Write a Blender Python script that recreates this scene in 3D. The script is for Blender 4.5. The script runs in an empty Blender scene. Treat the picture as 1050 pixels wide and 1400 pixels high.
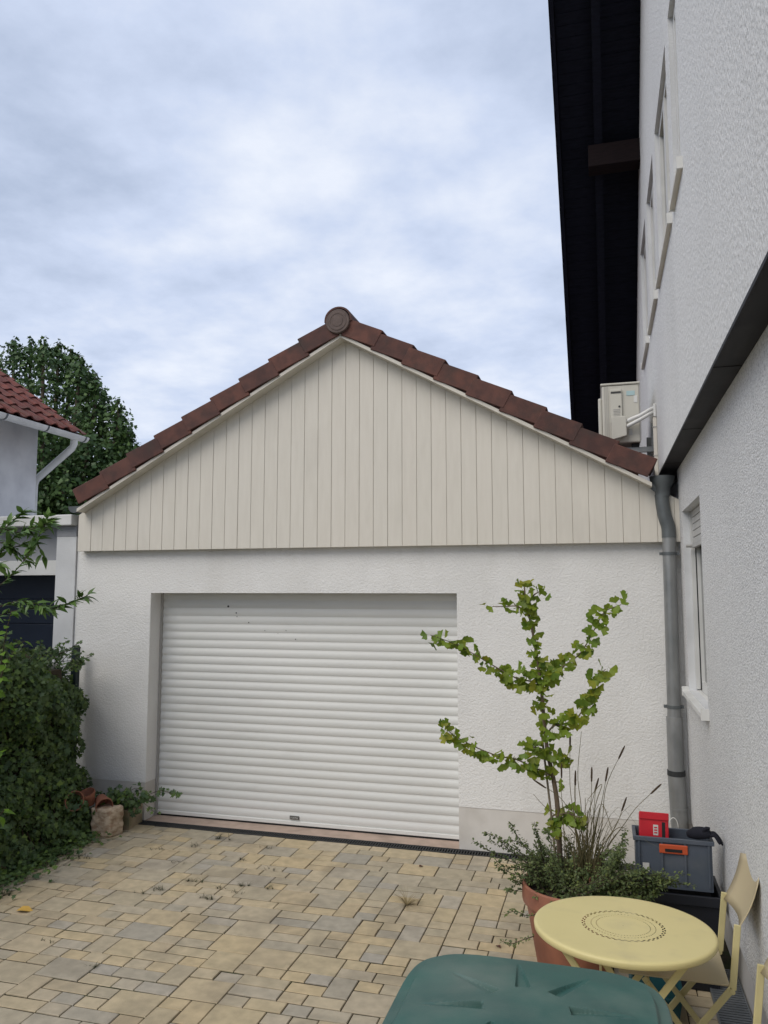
import bpy, bmesh, math, random
import numpy as np
from mathutils import Vector, Matrix, Quaternion
random.seed(7); rng = np.random.default_rng(11)
scene = bpy.context.scene
R = math.radians
PI = math.pi
# ------------------------------------------------------------------ camera
CAM = Vector((0, 0, 2.15)); PITCH, YAW, FPX = R(5.8), R(15.7), 1055.0
cd = bpy.data.cameras.new('camera'); cam = bpy.data.objects.new('camera', cd)
scene.collection.objects.link(cam); scene.camera = cam
cam.location = CAM; cam.rotation_euler = (R(90) + PITCH, 0, YAW)
cd.sensor_fit = 'VERTICAL'; cd.sensor_height = 36.0; cd.lens = 36.0 * FPX / 1400.0
cd.clip_start = 0.05; cd.clip_end = 2000
# ------------------------------------------------------------------ sky
SUN = Vector((-0.40, -0.62, 0.78)).normalized()
w = bpy.data.worlds.new('World'); scene.world = w; w.use_nodes = True
nt = w.node_tree; nt.nodes.clear()
def wn(t, **k):
    n = nt.nodes.new(t)
    for a, b in k.items(): setattr(n, a, b)
    return n
def wmath(op, a, b=None):
    n = wn('ShaderNodeMath', operation=op)
    for i, v in enumerate((a, b)):
        if v is None: continue
        if isinstance(v, (int, float)): n.inputs[i].default_value = v
        else: nt.links.new(v, n.inputs[i])
    return n.outputs[0]
out = wn('ShaderNodeOutputWorld'); bg = wn('ShaderNodeBackground'); bg.inputs['Strength'].default_value = 0.1
sky = wn('ShaderNodeTexSky', sky_type='NISHITA', sun_disc=False)
sky.sun_elevation = math.asin(SUN.z); sky.sun_rotation = math.atan2(SUN.x, SUN.y); sky.air_density = 1.0
tc = wn('ShaderNodeTexCoord'); sep = wn('ShaderNodeSeparateXYZ'); nt.links.new(tc.outputs['Generated'], sep.inputs[0])
zz = wmath('ADD', wmath('MAXIMUM', sep.outputs[2], 0.0), 0.16)
comb = wn('ShaderNodeCombineXYZ')
nt.links.new(wmath('DIVIDE', sep.outputs[0], zz), comb.inputs[0]); nt.links.new(wmath('DIVIDE', sep.outputs[1], zz), comb.inputs[1])
def wnoise(scale, detail, rough, off):
    mp = wn('ShaderNodeMapping'); mp.inputs['Location'].default_value = off; nt.links.new(comb.outputs[0], mp.inputs[0])
    n = wn('ShaderNodeTexNoise'); n.inputs['Scale'].default_value = scale; n.inputs['Detail'].default_value = detail
    n.inputs['Roughness'].default_value = rough; nt.links.new(mp.outputs[0], n.inputs['Vector']); return n.outputs[0]
nz = wmath('ADD', wmath('MULTIPLY', wnoise(1.35, 4, 0.5, (3.1, 1.7, 0)), 0.56), wmath('MULTIPLY', wnoise(4.2, 8, 0.58, (9.3, 4.0, 2)), 0.44))
rp = wn('ShaderNodeValToRGB'); nt.links.new(nz, rp.inputs[0])
e = rp.color_ramp.elements
e[0].position = 0.36; e[0].color = (0.415, 0.487, 0.635, 1)
e[1].position = 0.635; e[1].color = (0.76, 0.805, 0.90, 1)
m_ = e.new(0.50); m_.color = (0.57, 0.645, 0.81, 1)
sc = wn('ShaderNodeMix', data_type='RGBA', blend_type='MULTIPLY'); sc.inputs[0].default_value = 1.0
nt.links.new(rp.outputs[0], sc.inputs[6]); sc.inputs[7].default_value = (8.9, 8.9, 8.9, 1)
mx = wn('ShaderNodeMix', data_type='RGBA'); mx.inputs[0].default_value = 0.93
nt.links.new(sky.outputs[0], mx.inputs[6]); nt.links.new(sc.outputs[2], mx.inputs[7])
nt.links.new(mx.outputs[2], bg.inputs['Color']); nt.links.new(bg.outputs[0], out.inputs[0])
# ------------------------------------------------------------------ sun behind thin cloud
sd = bpy.data.lights.new('sun', 'SUN'); sun = bpy.data.objects.new('sun', sd); scene.collection.objects.link(sun)
sd.energy = 1.5; sd.angle = R(42); sd.color = (1.0, 0.93, 0.82)
sun.rotation_euler = SUN.to_track_quat('Z', 'Y').to_euler()
scene.view_settings.view_transform = 'Standard'; scene.view_settings.look = 'None'
scene.view_settings.exposure = 0.38; scene.view_settings.gamma = 1.0; scene.view_settings.use_curve_mapping = False
# ------------------------------------------------------------------ pixel -> direction helpers (photo pixels 1050x1400)
_q = cam.rotation_euler.to_matrix()
def ray(x, y): return _q @ Vector(((x - 525) / FPX, -(y - 700) / FPX, -1.0))
def onX(x, y, X): r = ray(x, y); return CAM + r * (X / r.x)
def onY(x, y, Y): r = ray(x, y); return CAM + r * (Y / r.y)
def onZ(x, y, Z): r = ray(x, y); return CAM + r * ((Z - CAM.z) / r.z)
def topx(p):
    d = _q.transposed() @ (Vector(p) - CAM)
    return (525 - FPX * d.x / d.z, 700 + FPX * d.y / d.z) if d.z < -0.05 else None
# ------------------------------------------------------------------ materials
MATS = {}
def pm(name, col, col2=None, rough=0.7, vscale=6.0, vdetail=4, ramp=(0.35, 0.65), bump=0.0, bscale=60.0, bdist=0.01, bstretch=(1, 1, 1), vstretch=(1, 1, 1),
       metal=0.0, island=0.0, hue=None, spec=0.4, transl=0.0, coat=0.0, bdetail=3, dirt=None, bvor=False, rvar=0.0):
    m = bpy.data.materials.new(name); m.use_nodes = True; t = m.node_tree; b = t.nodes['Principled BSDF']; N = t.nodes.new; L = t.links.new
    b.inputs['Roughness'].default_value = rough; b.inputs['Metallic'].default_value = metal
    b.inputs['Specular IOR Level'].default_value = spec; b.inputs['Coat Weight'].default_value = coat
    g = N('ShaderNodeNewGeometry')
    def mapped(st):
        if tuple(st) == (1, 1, 1): return g.outputs['Position']
        mp = N('ShaderNodeVectorMath'); mp.operation = 'MULTIPLY'; L(g.outputs['Position'], mp.inputs[0]); mp.inputs[1].default_value = st; return mp.outputs[0]
    col2 = col2 or tuple(c * 0.86 for c in col)
    nz = N('ShaderNodeTexNoise'); nz.inputs['Scale'].default_value = vscale; nz.inputs['Detail'].default_value = vdetail; L(mapped(vstretch), nz.inputs['Vector'])
    rp = N('ShaderNodeValToRGB'); L(nz.outputs[0], rp.inputs[0]); e = rp.color_ramp.elements
    e[0].position, e[1].position = ramp; e[0].color = (*col2, 1); e[1].color = (*col, 1)
    c = rp.outputs[0]
    if hue:      # list of tints picked per piece
        oi = N('ShaderNodeObjectInfo'); ad = N('ShaderNodeMath'); ad.operation = 'ADD'; L(oi.outputs['Random'], ad.inputs[0]); L(g.outputs['Random Per Island'], ad.inputs[1])
        fr = N('ShaderNodeMath'); fr.operation = 'FRACT'; L(ad.outputs[0], fr.inputs[0])
        hr = N('ShaderNodeValToRGB'); L(fr.outputs[0], hr.inputs[0]); he = hr.color_ramp.elements
        while len(he) > 1: he.remove(he[-1])
        he[0].position = 0; he[0].color = (*hue[0], 1)
        for i, h in enumerate(hue[1:], 1):
            q = he.new(i / (len(hue) - 1)); q.color = (*h, 1)
        mx = N('ShaderNodeMix'); mx.data_type = 'RGBA'; mx.blend_type = 'MULTIPLY'; mx.inputs[0].default_value = 1; L(c, mx.inputs[6]); L(hr.outputs[0], mx.inputs[7]); c = mx.outputs[2]
    if dirt:     # (colour, scale, lo, hi, amount, stretch)
        dz = N('ShaderNodeTexNoise'); dz.inputs['Scale'].default_value = dirt[1]; dz.inputs['Detail'].default_value = 6; L(mapped(dirt[5] if len(dirt) > 5 else (1, 1, 1)), dz.inputs['Vector'])
        mr = N('ShaderNodeMapRange'); L(dz.outputs[0], mr.inputs[0]); mr.inputs[1].default_value = dirt[2]; mr.inputs[2].default_value = dirt[3]; mr.inputs[4].default_value = dirt[4]
        mx = N('ShaderNodeMix'); mx.data_type = 'RGBA'; L(mr.outputs[0], mx.inputs[0]); L(c, mx.inputs[6]); mx.inputs[7].default_value = (*dirt[0], 1); c = mx.outputs[2]
    L(c, b.inputs['Base Color'])
    if rvar:
        mr = N('ShaderNodeMapRange'); L(nz.outputs[0], mr.inputs[0]); mr.inputs[1].default_value = .3; mr.inputs[2].default_value = .7; mr.inputs[3].default_value = rough - rvar; mr.inputs[4].default_value = rough + rvar
        L(mr.outputs[0], b.inputs['Roughness'])
    if bump:
        if bvor:
            bn = N('ShaderNodeTexVoronoi'); bn.inputs['Scale'].default_value = bscale; bn.feature = 'SMOOTH_F1'; bn.inputs['Smoothness'].default_value = .6
        else:
            bn = N('ShaderNodeTexNoise'); bn.inputs['Scale'].default_value = bscale; bn.inputs['Detail'].default_value = bdetail
        L(mapped(bstretch), bn.inputs['Vector'])
        bp = N('ShaderNodeBump'); bp.inputs['Strength'].default_value = bump; bp.inputs['Distance'].default_value = bdist; L(bn.outputs[0], bp.inputs['Height']); L(bp.outputs[0], b.inputs['Normal'])
    if transl:
        tr = N('ShaderNodeBsdfTranslucent'); L(c, tr.inputs[0]); ms = N('ShaderNodeMixShader'); ms.inputs[0].default_value = transl
        L(b.outputs[0], ms.inputs[1]); L(tr.outputs[0], ms.inputs[2]); L(ms.outputs[0], t.nodes['Material Output'].inputs[0])
    MATS[name] = m; return m
pm('garage_render', (.78, .775, .76), (.73, .725, .71), rough=.9, vscale=2.2, bump=.55, bscale=72, bdist=.011, bdetail=2.5, spec=.15, dirt=((.50, .48, .44), 1.6, .50, .8, .42, (1.3, 1, .25)))
pm('plinth_paint', (.67, .645, .61), (.61, .585, .55), rough=.85, vscale=5, bump=.12, bscale=120, bdist=.004, spec=.2, dirt=((.36, .33, .29), 3, .5, .75, .4))
pm('house_render', (.76, .76, .755), (.50, .50, .505), rough=.95, vscale=125, vdetail=2, ramp=(.34, .52), bump=1.0, bscale=110, bdist=.010, bdetail=2, spec=.1, dirt=((.40, .40, .40), 1.1, .5, .8, .28, (1, 1, .5)))
pm('house_render_upper', (.77, .765, .755), (.68, .68, .67), rough=.95, vscale=60, vstretch=(1, 1.3, .6), bump=.9, bscale=75, bdist=.012, bstretch=(1, 1.25, .5), bdetail=2, spec=.1, dirt=((.54, .54, .53), 1.2, .5, .8, .35, (1, 1.4, .3)))
pm('cladding', (.70, .665, .595), (.67, .635, .565), rough=.55, vscale=5, vstretch=(6, 6, .7), bump=.05, bscale=30, bstretch=(8, 8, .5), hue=[(1, 1, 1), (.985, .985, .98), (1.0, .995, .99), (.98, .98, .975)], dirt=((.46, .43, .38), 2.2, .58, .85, .35, (1.5, 1, .6)))
pm('trim_cream', (.68, .645, .575), rough=.5, vscale=4)
pm('ridge_clay', (.150, .112, .100), (.100, .076, .070), rough=.8, vscale=12)
pm('roof_clay', (.140, .060, .046), (.085, .040, .034), rough=.75, vscale=9, bump=.15, bscale=90, hue=[(1, 1, 1), (.78, .78, .82), (1.12, 1.05, 1.0), (.9, .86, .86)], dirt=((.040, .033, .030), 6, .46, .72, .7))
pm('roof_clay_red', (.19, .058, .042), (.115, .038, .031), rough=.8, vscale=7, bump=.2, bscale=60, hue=[(1, 1, 1), (.75, .78, .8), (1.15, 1.05, 1), (.9, .85, .85)], dirt=((.10, .085, .06), 9, .52, .72, .55))
pm('door_white', (.70, .705, .685), (.67, .675, .655), rough=.38, vscale=3, vstretch=(.4, 1, 3), dirt=((.44, .43, .40), 5, .58, .85, .3, (.4, 1, 2)))
pm('rail_grey', (.42, .41, .39), rough=.5)
pm('dark_rubber', (.012, .012, .013), rough=.7)
pm('plate_metal', (.16, .16, .15), rough=.4, metal=.6)
pm('letter_pale', (.55, .55, .53), rough=.5)
pm('sill_stone', (.46, .35, .29), (.40, .31, .25), rough=.8, vscale=12, bump=.1, bscale=80, dirt=((.2, .16, .13), 4, .5, .7, .5))
pm('drain_metal', (.03, .032, .034), rough=.6)
pm('zinc', (.32, .325, .325), (.23, .24, .24), rough=.45, vscale=7, vstretch=(1, 1, .5), metal=.55, rvar=.12, dirt=((.33, .34, .34), 9, .55, .75, .5, (1, 1, .3)))
pm('zinc_dark', (.155, .17, .175), (.11, .122, .128), rough=.5, vscale=8, metal=.4)
pm('dark_wood', (.013, .014, .024), (.009, .010, .017), spec=.12, rough=.85, vscale=10, vstretch=(1, 6, 6))
pm('purlin_wood', (.016, .010, .011), (.010, .007, .008), spec=.12, rough=.85, vscale=9, vstretch=(1, 8, 8))
pm('ledge_metal', (.016, .014, .014), (.009, .008, .009), spec=.2, rough=.6, vscale=4, vstretch=(1, .6, 2), dirt=((.05, .045, .044), 6, .55, .8, .6, (1, .5, 1)))
pm('white_plastic', (.70, .70, .68), rough=.35, vscale=4)
pm('ac_plastic', (.58, .565, .50), (.53, .515, .46), rough=.45, vscale=4, dirt=((.40, .38, .33), 6, .55, .8, .4, (1, 1, .4)))
pm('ac_dark', (.05, .05, .05), rough=.6)
pm('sticker_blue', (.42, .58, .60), rough=.5)
pm('glass_dark', (.02, .025, .03), rough=.04, spec=.8)
pm('shutter_grey', (.50, .50, .49), rough=.5)
pm('neigh_wall', (.74, .74, .74), (.58, .58, .59), rough=.9, vscale=2.2, ramp=(.3, .6), bump=.2, bscale=40, spec=.1)
pm('neigh_pillar', (.66, .67, .68), rough=.9, vscale=3, bump=.2, bscale=80, spec=.1)
pm('neigh_panel', (.30, .31, .33), rough=.7)
pm('navy_door', (.009, .016, .032), rough=.42, vscale=5)
pm('paver', (.52, .445, .325), (.39, .34, .25), rough=.85, vscale=14, vdetail=6, ramp=(.3, .7), bump=.35, bscale=140, bdist=.003, spec=.25,
   hue=[(1.0, .97, .90), (.78, .83, .96), (1.02, .95, .80), (.86, .88, .92), (.98, .93, .80), (.72, .77, .88), (.96, .95, .92), (1.04, .96, .80), (.80, .82, .84), (.92, .86, .76), (1.0, .98, .94)], dirt=((.16, .138, .108), 2.6, .50, .78, .52))
pm('joint_sand', (.060, .048, .032), (.028, .026, .016), rough=1, vscale=30, bump=.5, bscale=150, spec=.1, dirt=((.035, .05, .02), 5, .5, .65, .7))
pm('earth', (.09, .075, .05), (.05, .07, .03), rough=1, vscale=1.5, bump=.4, bscale=20, spec=.1)
pm('soil', (.04, .03, .022), rough=1, vscale=30, bump=.5, bscale=80)
pm('terracotta', (.33, .135, .082), (.25, .105, .068), rough=.8, vscale=9, bump=.15, bscale=90, dirt=((.36, .25, .20), 5, .52, .75, .5))
pm('rough_stone', (.56, .45, .33), (.30, .20, .13), rough=.95, vscale=16, ramp=(.35, .6), vstretch=(1, 1, 2.2), bump=.8, bscale=40, bdist=.01)
pm('trough_stone', (.36, .29, .20), (.25, .20, .14), rough=.95, vscale=12, bump=.5, bscale=60, dirt=((.07, .09, .04), 6, .5, .7, .7))
pm('ivy_leaf', (.092, .145, .048), (.052, .095, .032), rough=.45, vscale=9, hue=[(.6, .66, .75), (1.1, 1.1, .8), (.8, .85, 1), (1.7, 1.6, .9), (.7, .78, .9), (1.0, 1.0, 1.0)], transl=.15, spec=.35)
pm('ivy_stem', (.06, .045, .03), rough=.9)
pm('tree_leaf', (.075, .130, .040), (.048, .092, .032), rough=.5, vscale=.9, hue=[(.8, .85, .9), (1.1, 1.1, .9), (.9, .95, 1), (1.4, 1.35, .9)], transl=.2, spec=.3)
pm('lance_leaf', (.115, .20, .055), (.08, .15, .042), rough=.42, vscale=9, hue=[(.7, .75, .8), (1.1, 1.1, .8), (.85, .9, .9), (1.3, 1.25, .9)], transl=.25, spec=.35)
pm('lime_leaf', (.135, .24, .028), (.10, .19, .025), rough=.45, vscale=9, hue=[(.85, .9, .9), (1.1, 1.1, .8)], transl=.3, spec=.3)
pm('ginkgo_leaf', (.225, .300, .036), (.155, .230, .030), rough=.45, vscale=12, hue=[(.62, .74, .9), (1.05, 1.05, .8), (.80, .90, .9), (1.35, 1.0, .8), (.66, .80, .9), (1.0, 1.0, .9), (1.2, 1.05, .8)], transl=.38, spec=.3)
pm('shrub_leaf', (.115, .150, .062), (.078, .108, .045), rough=.55, vscale=9, hue=[(.7, .75, .8), (1.1, 1.1, .8), (.9, .9, 1), (1.5, 1.35, .9)], transl=.15, spec=.3)
pm('bark', (.17, .125, .085), (.10, .075, .055), rough=.9, vscale=30, vstretch=(1, 1, .3), bump=.4, bscale=60, bstretch=(1, 1, .3))
pm('cane', (.23, .19, .14), rough=.8)
pm('grass_straw', (.16, .13, .065), (.09, .085, .035), rough=.8, vscale=8)
pm('seed_head', (.085, .058, .035), (.045, .03, .02), rough=.95, vscale=80, bump=.6, bscale=200)
pm('weed_green', (.050, .060, .022), (.030, .034, .016), rough=.7, transl=.15)
pm('dry_straw', (.22, .17, .08), (.12, .09, .045), rough=.9)
pm('dead_leaf', (.55, .34, .07), rough=.8)
pm('brown_leaf', (.10, .04, .025), rough=.9)
pm('table_yellow', (.67, .58, .28), (.64, .555, .265), rough=.42, vscale=3, spec=.35, dirt=((.44, .38, .22), 7, .54, .82, .45))
pm('chair_yellow', (.59, .52, .27), rough=.45, spec=.35)
pm('chair_plate', (.50, .42, .265), (.46, .385, .245), rough=.5, vscale=4)
pm('bin_green', (.040, .118, .100), (.028, .090, .080), rough=.48, vscale=6, vdetail=6, spec=.4, bump=.05, bscale=200, rvar=.08, dirt=((.19, .225, .195), 4.5, .42, .80, .55))
pm('crate_grey', (.075, .090, .118), (.062, .078, .10), rough=.5, dirt=((.16, .16, .16), 5, .55, .8, .4))
pm('black_plastic', (.012, .014, .02), rough=.5)
pm('handle_orange', (.50, .085, .03), rough=.45)
pm('red_plastic', (.50, .018, .03), (.44, .016, .027), rough=.4)
pm('glove_black', (.008, .009, .016), rough=.9)
pm('grate_steel', (.24, .26, .28), (.17, .19, .21), rough=.45, metal=.5)
pm('teal_plastic', (.012, .06, .07), rough=.4)
pm('fence_green', (.010, .022, .028), rough=.5)
pm('chrome', (.6, .6, .6), rough=.25, metal=.9)
# ------------------------------------------------------------------ object helpers
COL = scene.collection
def tag(o, label=None, cat=None, group=None, kind=None):
    if label: o['label'] = label
    if cat: o['category'] = cat
    if group: o['group'] = group
    if kind: o['kind'] = kind
    return o
def link(name, me, parent=None, loc=None, rot=None):
    o = bpy.data.objects.new(name, me); COL.objects.link(o)
    if parent: o.parent = parent
    if loc is not None: o.location = loc
    if rot is not None: o.rotation_euler = rot
    return o
def empty(name, loc=(0, 0, 0), rz=0):
    o = bpy.data.objects.new(name, None); COL.objects.link(o); o.location = loc; o.rotation_euler = (0, 0, rz); o.empty_display_size = .1; return o
class MB:
    """collects shapes in world (or local) coordinates, builds ONE mesh"""
    def __init__(s): s.v = []; s.f = []
    def add(s, vs, fs): k = len(s.v); s.v += [tuple(x) for x in vs]; s.f += [tuple(i + k for i in q) for q in fs]; return s
    def box(s, a, b, M=None):
        (x0, y0, z0), (x1, y1, z1) = a, b
        vs = [Vector(p) for p in ((x0,y0,z0),(x1,y0,z0),(x1,y1,z0),(x0,y1,z0),(x0,y0,z1),(x1,y0,z1),(x1,y1,z1),(x0,y1,z1))]
        if M: vs = [M @ p for p in vs]
        return s.add(vs, [(0,3,2,1),(4,5,6,7),(0,1,5,4),(1,2,6,5),(2,3,7,6),(3,0,4,7)])
    def prism(s, poly, axis, a, b):
        """poly: 2D points; extruded along axis from a to b"""
        def P(u, v, t): return {'x': (t, u, v), 'y': (u, t, v), 'z': (u, v, t)}[axis]
        n = len(poly); vs = [P(u, v, a) for u, v in poly] + [P(u, v, b) for u, v in poly]
        return s.add(vs, [tuple(range(n))[::-1], tuple(range(n, 2 * n))] + [(i, (i + 1) % n, n + (i + 1) % n, n + i) for i in range(n)])
    def tube(s, pts, rad, n=8, caps=True, flat=None):
        pts = [Vector(p) for p in pts]; m = len(pts); rad = rad if isinstance(rad, (list, tuple)) else [rad] * m
        k = len(s.v); up = Vector((0, 0, 1)); prev = None
        for i, p in enumerate(pts):
            t = (pts[min(i + 1, m - 1)] - pts[max(i - 1, 0)]).normalized()
            if prev is None: a = t.cross(up if abs(t.z) < .9 else Vector((1, 0, 0))).normalized()
            else: a = (prev - t * prev.dot(t)).normalized()
            prev = a; b = t.cross(a)
            for j in range(n):
                th = 2 * PI * j / n; s.v.append(tuple(p + (a * math.cos(th) + b * math.sin(th)) * rad[i]))
        for i in range(m - 1):
            for j in range(n): s.f.append((k + i*n + j, k + i*n + (j+1) % n, k + (i+1)*n + (j+1) % n, k + (i+1)*n + j))
        if caps: s.f.append(tuple(k + j for j in range(n))[::-1]); s.f.append(tuple(k + (m-1)*n + j for j in range(n)))
        return s
    def bar(s, a, b, w, h, side=(0, 1, 0)):
        """flat bar from a to b: width w along side, thickness h"""
        a, b = Vector(a), Vector(b); t = (b - a).normalized(); sd = Vector(side); sd = (sd - t * sd.dot(t)).normalized(); n = t.cross(sd)
        vs = [p + sd * (w/2*i) + n * (h/2*j) for p in (a, b) for i, j in ((-1,-1),(1,-1),(1,1),(-1,1))]
        return s.add(vs, [(3,2,1,0),(4,5,6,7)] + [(i, (i+1) % 4, 4 + (i+1) % 4, 4 + i) for i in range(4)])
    def lathe(s, prof, c=(0, 0, 0), n=40, close=False):
        k = len(s.v)
        for r, z in prof:
            for j in range(n): a = 2*PI*j/n; s.v.append((c[0] + r*math.cos(a), c[1] + r*math.sin(a), c[2] + z))
        for i in range(len(prof) - 1):
            for j in range(n): s.f.append((k+i*n+j, k+i*n+(j+1) % n, k+(i+1)*n+(j+1) % n, k+(i+1)*n+j))
        if close: s.f.append(tuple(k+j for j in range(n))[::-1]); q = k+(len(prof)-1)*n; s.f.append(tuple(q+j for j in range(n)))
        return s
    def mesh(s, name, mat, smooth=False, fix=True):
        me = bpy.data.meshes.new(name); me.from_pydata(s.v, [], s.f)
        if fix:
            bm = bmesh.new(); bm.from_mesh(me); bmesh.ops.recalc_face_normals(bm, faces=bm.faces); bm.to_mesh(me); bm.free()
        me.materials.append(MATS[mat])
        if smooth:
            me.polygons.foreach_set('use_smooth', [True] * len(me.polygons))
            if smooth is not True: me.set_sharp_from_angle(angle=R(smooth))
        me.update(); return me
    def build(s, name, mat, parent=None, smooth=False, bevel=0.0, seg=2, loc=None, rot=None, fix=True):
        o = link(name, s.mesh(name, mat, smooth, fix), parent, loc, rot)
        if bevel:
            md = o.modifiers.new('bevel', 'BEVEL'); md.width = bevel; md.segments = seg; md.limit_method = 'ANGLE'; md.angle_limit = R(40)
        return o
def panel_holes(us, vs, holes, P):
    """grid of quads in (u,v) leaving out holes (u0,u1,v0,v1); P maps to 3D"""
    U = sorted(set(us) | {h[i] for h in holes for i in (0, 1)}); V = sorted(set(vs) | {h[i] for h in holes for i in (2, 3)})
    vv, ff = [], []
    for i in range(len(U) - 1):
        for j in range(len(V) - 1):
            cu, cv = (U[i] + U[i+1]) / 2, (V[j] + V[j+1]) / 2
            if any(h[0] < cu < h[1] and h[2] < cv < h[3] for h in holes): continue
            k = len(vv); vv += [P(U[i], V[j]), P(U[i+1], V[j]), P(U[i+1], V[j+1]), P(U[i], V[j+1])]; ff.append((k, k+1, k+2, k+3))
    return vv, ff
def rand_unit(n):
    v = rng.normal(size=(n, 3)); return v / np.linalg.norm(v, axis=1)[:, None]
IVY = np.array([(0,0,0),(.42,.05,.06),(.30,.36,0),(.44,.60,.05),(.16,.62,0),(0,1.0,-.08),(-.16,.62,0),(-.44,.60,.05),(-.30,.36,0),(-.42,.05,.06)])
OVAL = np.array([(0,0,0),(.26,.3,.05),(.27,.6,.05),(0,1,-.06),(-.27,.6,.05),(-.26,.3,.05)])
LANCE = np.array([(0,0,0),(.13,.25,.03),(.15,.5,.02),(.07,.8,-.05),(0,1,-.12),(-.07,.8,-.05),(-.15,.5,.02),(-.13,.25,.03)])
DIAM = np.array([(0,0,0),(.38,.5,.07),(0,1,-.05),(-.38,.5,.07)])
def leaf_cloud(name, pos, nrm, size, shape, mat, parent=None, down=0.5, kind=None, tipdir=None):
    """one mesh of many single leaves; nrm = leaf normals; tips hang by 'down'"""
    pos = np.asarray(pos, float); n = len(pos); nrm = np.asarray(nrm, float); nrm = nrm / np.linalg.norm(nrm, axis=1)[:, None]
    t = rand_unit(n) if tipdir is None else np.asarray(tipdir, float).copy(); t[:, 2] -= down
    t -= nrm * (t * nrm).sum(1)[:, None]; t /= np.linalg.norm(t, axis=1)[:, None] + 1e-9
    s_ = np.cross(t, nrm); size = np.asarray(size, float)[:, None, None]; k = len(shape)
    V = pos[:, None, :] + size * (shape[None, :, 0:1] * s_[:, None, :] + shape[None, :, 1:2] * t[:, None, :] + shape[None, :, 2:3] * nrm[:, None, :])
    me = bpy.data.meshes.new(name); me.vertices.add(n * k); me.vertices.foreach_set('co', V.reshape(-1).astype(np.float32))
    me.loops.add(n * k); me.loops.foreach_set('vertex_index', np.arange(n * k, dtype=np.int32))
    me.polygons.add(n); me.polygons.foreach_set('loop_start', np.arange(0, n * k, k, dtype=np.int32)); me.polygons.foreach_set('loop_total', np.full(n, k, np.int32))
    me.update(calc_edges=True); me.materials.append(MATS[mat]); o = link(name, me, parent)
    if kind: o['kind'] = kind
    return o
def smooth_path(pts, n=6):
    """Catmull-Rom through points"""
    P = [Vector(p) for p in pts]; P = [P[0]*2 - P[1]] + P + [P[-1]*2 - P[-2]]; out = []
    for i in range(1, len(P) - 2):
        for k in range(n):
            t = k / n; a, b, c, d = P[i-1:i+3]
            out.append(.5*((2*b) + (c-a)*t + (2*a-5*b+4*c-d)*t*t + (3*b-a-3*c+d)*t**3))
    out.append(P[-2]); return out
#@@SETTING
# ================================================================== GROUND
D = 6.63                       # garage facade plane
g = MB(); g.add([(-300,-300,-.09),(300,-300,-.09),(300,600,-.09),(-300,600,-.09)], [(0,1,2,3)])
tag(g.build('ground', 'earth'), 'bare earth ground around the houses', kind='structure')
yard = MB().add([(-4.95,-2.5,-.0065),(.68,-2.5,-.0065),(.68,6.50,-.0065),(-4.95,6.50,-.0065)], [(0,1,2,3)]).build('paved_yard', 'joint_sand')
tag(yard, 'yard paved with sandy yellow and grey concrete pavers', kind='structure')
CX, CY, JG = .0715, .1090, .0056
nx, ny = int(5.55 / CX), int(8.4 / CY); occ = np.zeros((nx, ny), bool); pav = []
FORM = [((4,2),24), ((4,1),16), ((3,1),32), ((2,1),58), ((2,2),15), ((3,2),5)]
for j in range(ny):
    for i in range(nx):
        if occ[i, j]: continue
        opts = []
        for (a, b), wt in FORM:
            if i + a <= nx and j + b <= ny and not occ[i:i+a, j:j+b].any():
                rest = 0
                while i + a + rest < nx and not occ[i+a+rest, j]: rest += 1
                if rest == 1: wt *= .02
                opts.append(((a, b), wt))
        if not opts: a, b = 1, 1
        else: a, b = random.choices([o[0] for o in opts], [o[1] for o in opts])[0]
        occ[i:i+a, j:j+b] = True
        pav.append((-4.93 + i*CX, 6.495 - (j+b)*CY, a, b))
def paver_geo(a, b):
    wx, wy, c = a*CX/2 - JG/2, b*CY/2 - .0064, .003
    vs = []
    for hx, hy, z in ((wx, wy, -.05), (wx, wy, -.004), (wx - c, wy - c, 0)):
        vs += [(-hx,-hy,z),(hx,-hy,z),(hx,hy,z),(-hx,hy,z)]
    return vs, [(8,9,10,11)] + [(k*4+i, k*4+(i+1) % 4, k*4+4+(i+1) % 4, k*4+4+i) for k in (0, 1) for i in range(4)]
def inview(x, y):
    q = topx((x, y, 0)); return q and -10 < q[0] < 1060 and q[1] < 1410 and not (x > .1 and y > 3.9) and y < 6.5
def parea(p):
    x, y = p[0] + p[2]*CX/2, p[1] + p[3]*CY/2
    return p[2]*p[3] / (x*x + y*y + 4.6) ** 1.5 if inview(x, y) and x > -4.6 else 0
pav.sort(key=parea, reverse=True)
PM = {}; rest = MB()
for n, (x, y, a, b) in enumerate(pav):
    cx, cy = x + a*CX/2, y + b*CY/2
    dz = random.gauss(0, .0014); rot = Matrix.Rotation(random.gauss(0, .006), 4, 'Z') @ Matrix.Rotation(random.gauss(0, .006), 4, 'X') @ Matrix.Rotation(random.gauss(0, .006), 4, 'Y')
    if n < 300:
        if (a, b) not in PM: PM[a, b] = MB().add(*paver_geo(a, b)).mesh('paver', 'paver', fix=False)
        link('paver', PM[a, b], yard, (cx, cy, dz), rot.to_euler())
    else:
        M = Matrix.Translation((cx, cy, dz)) @ rot; vs, fs = paver_geo(a, b); rest.add([M @ Vector(v) for v in vs], fs)
tag(rest.build('paver_field', 'paver', yard, fix=False), kind='stuff')
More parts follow.
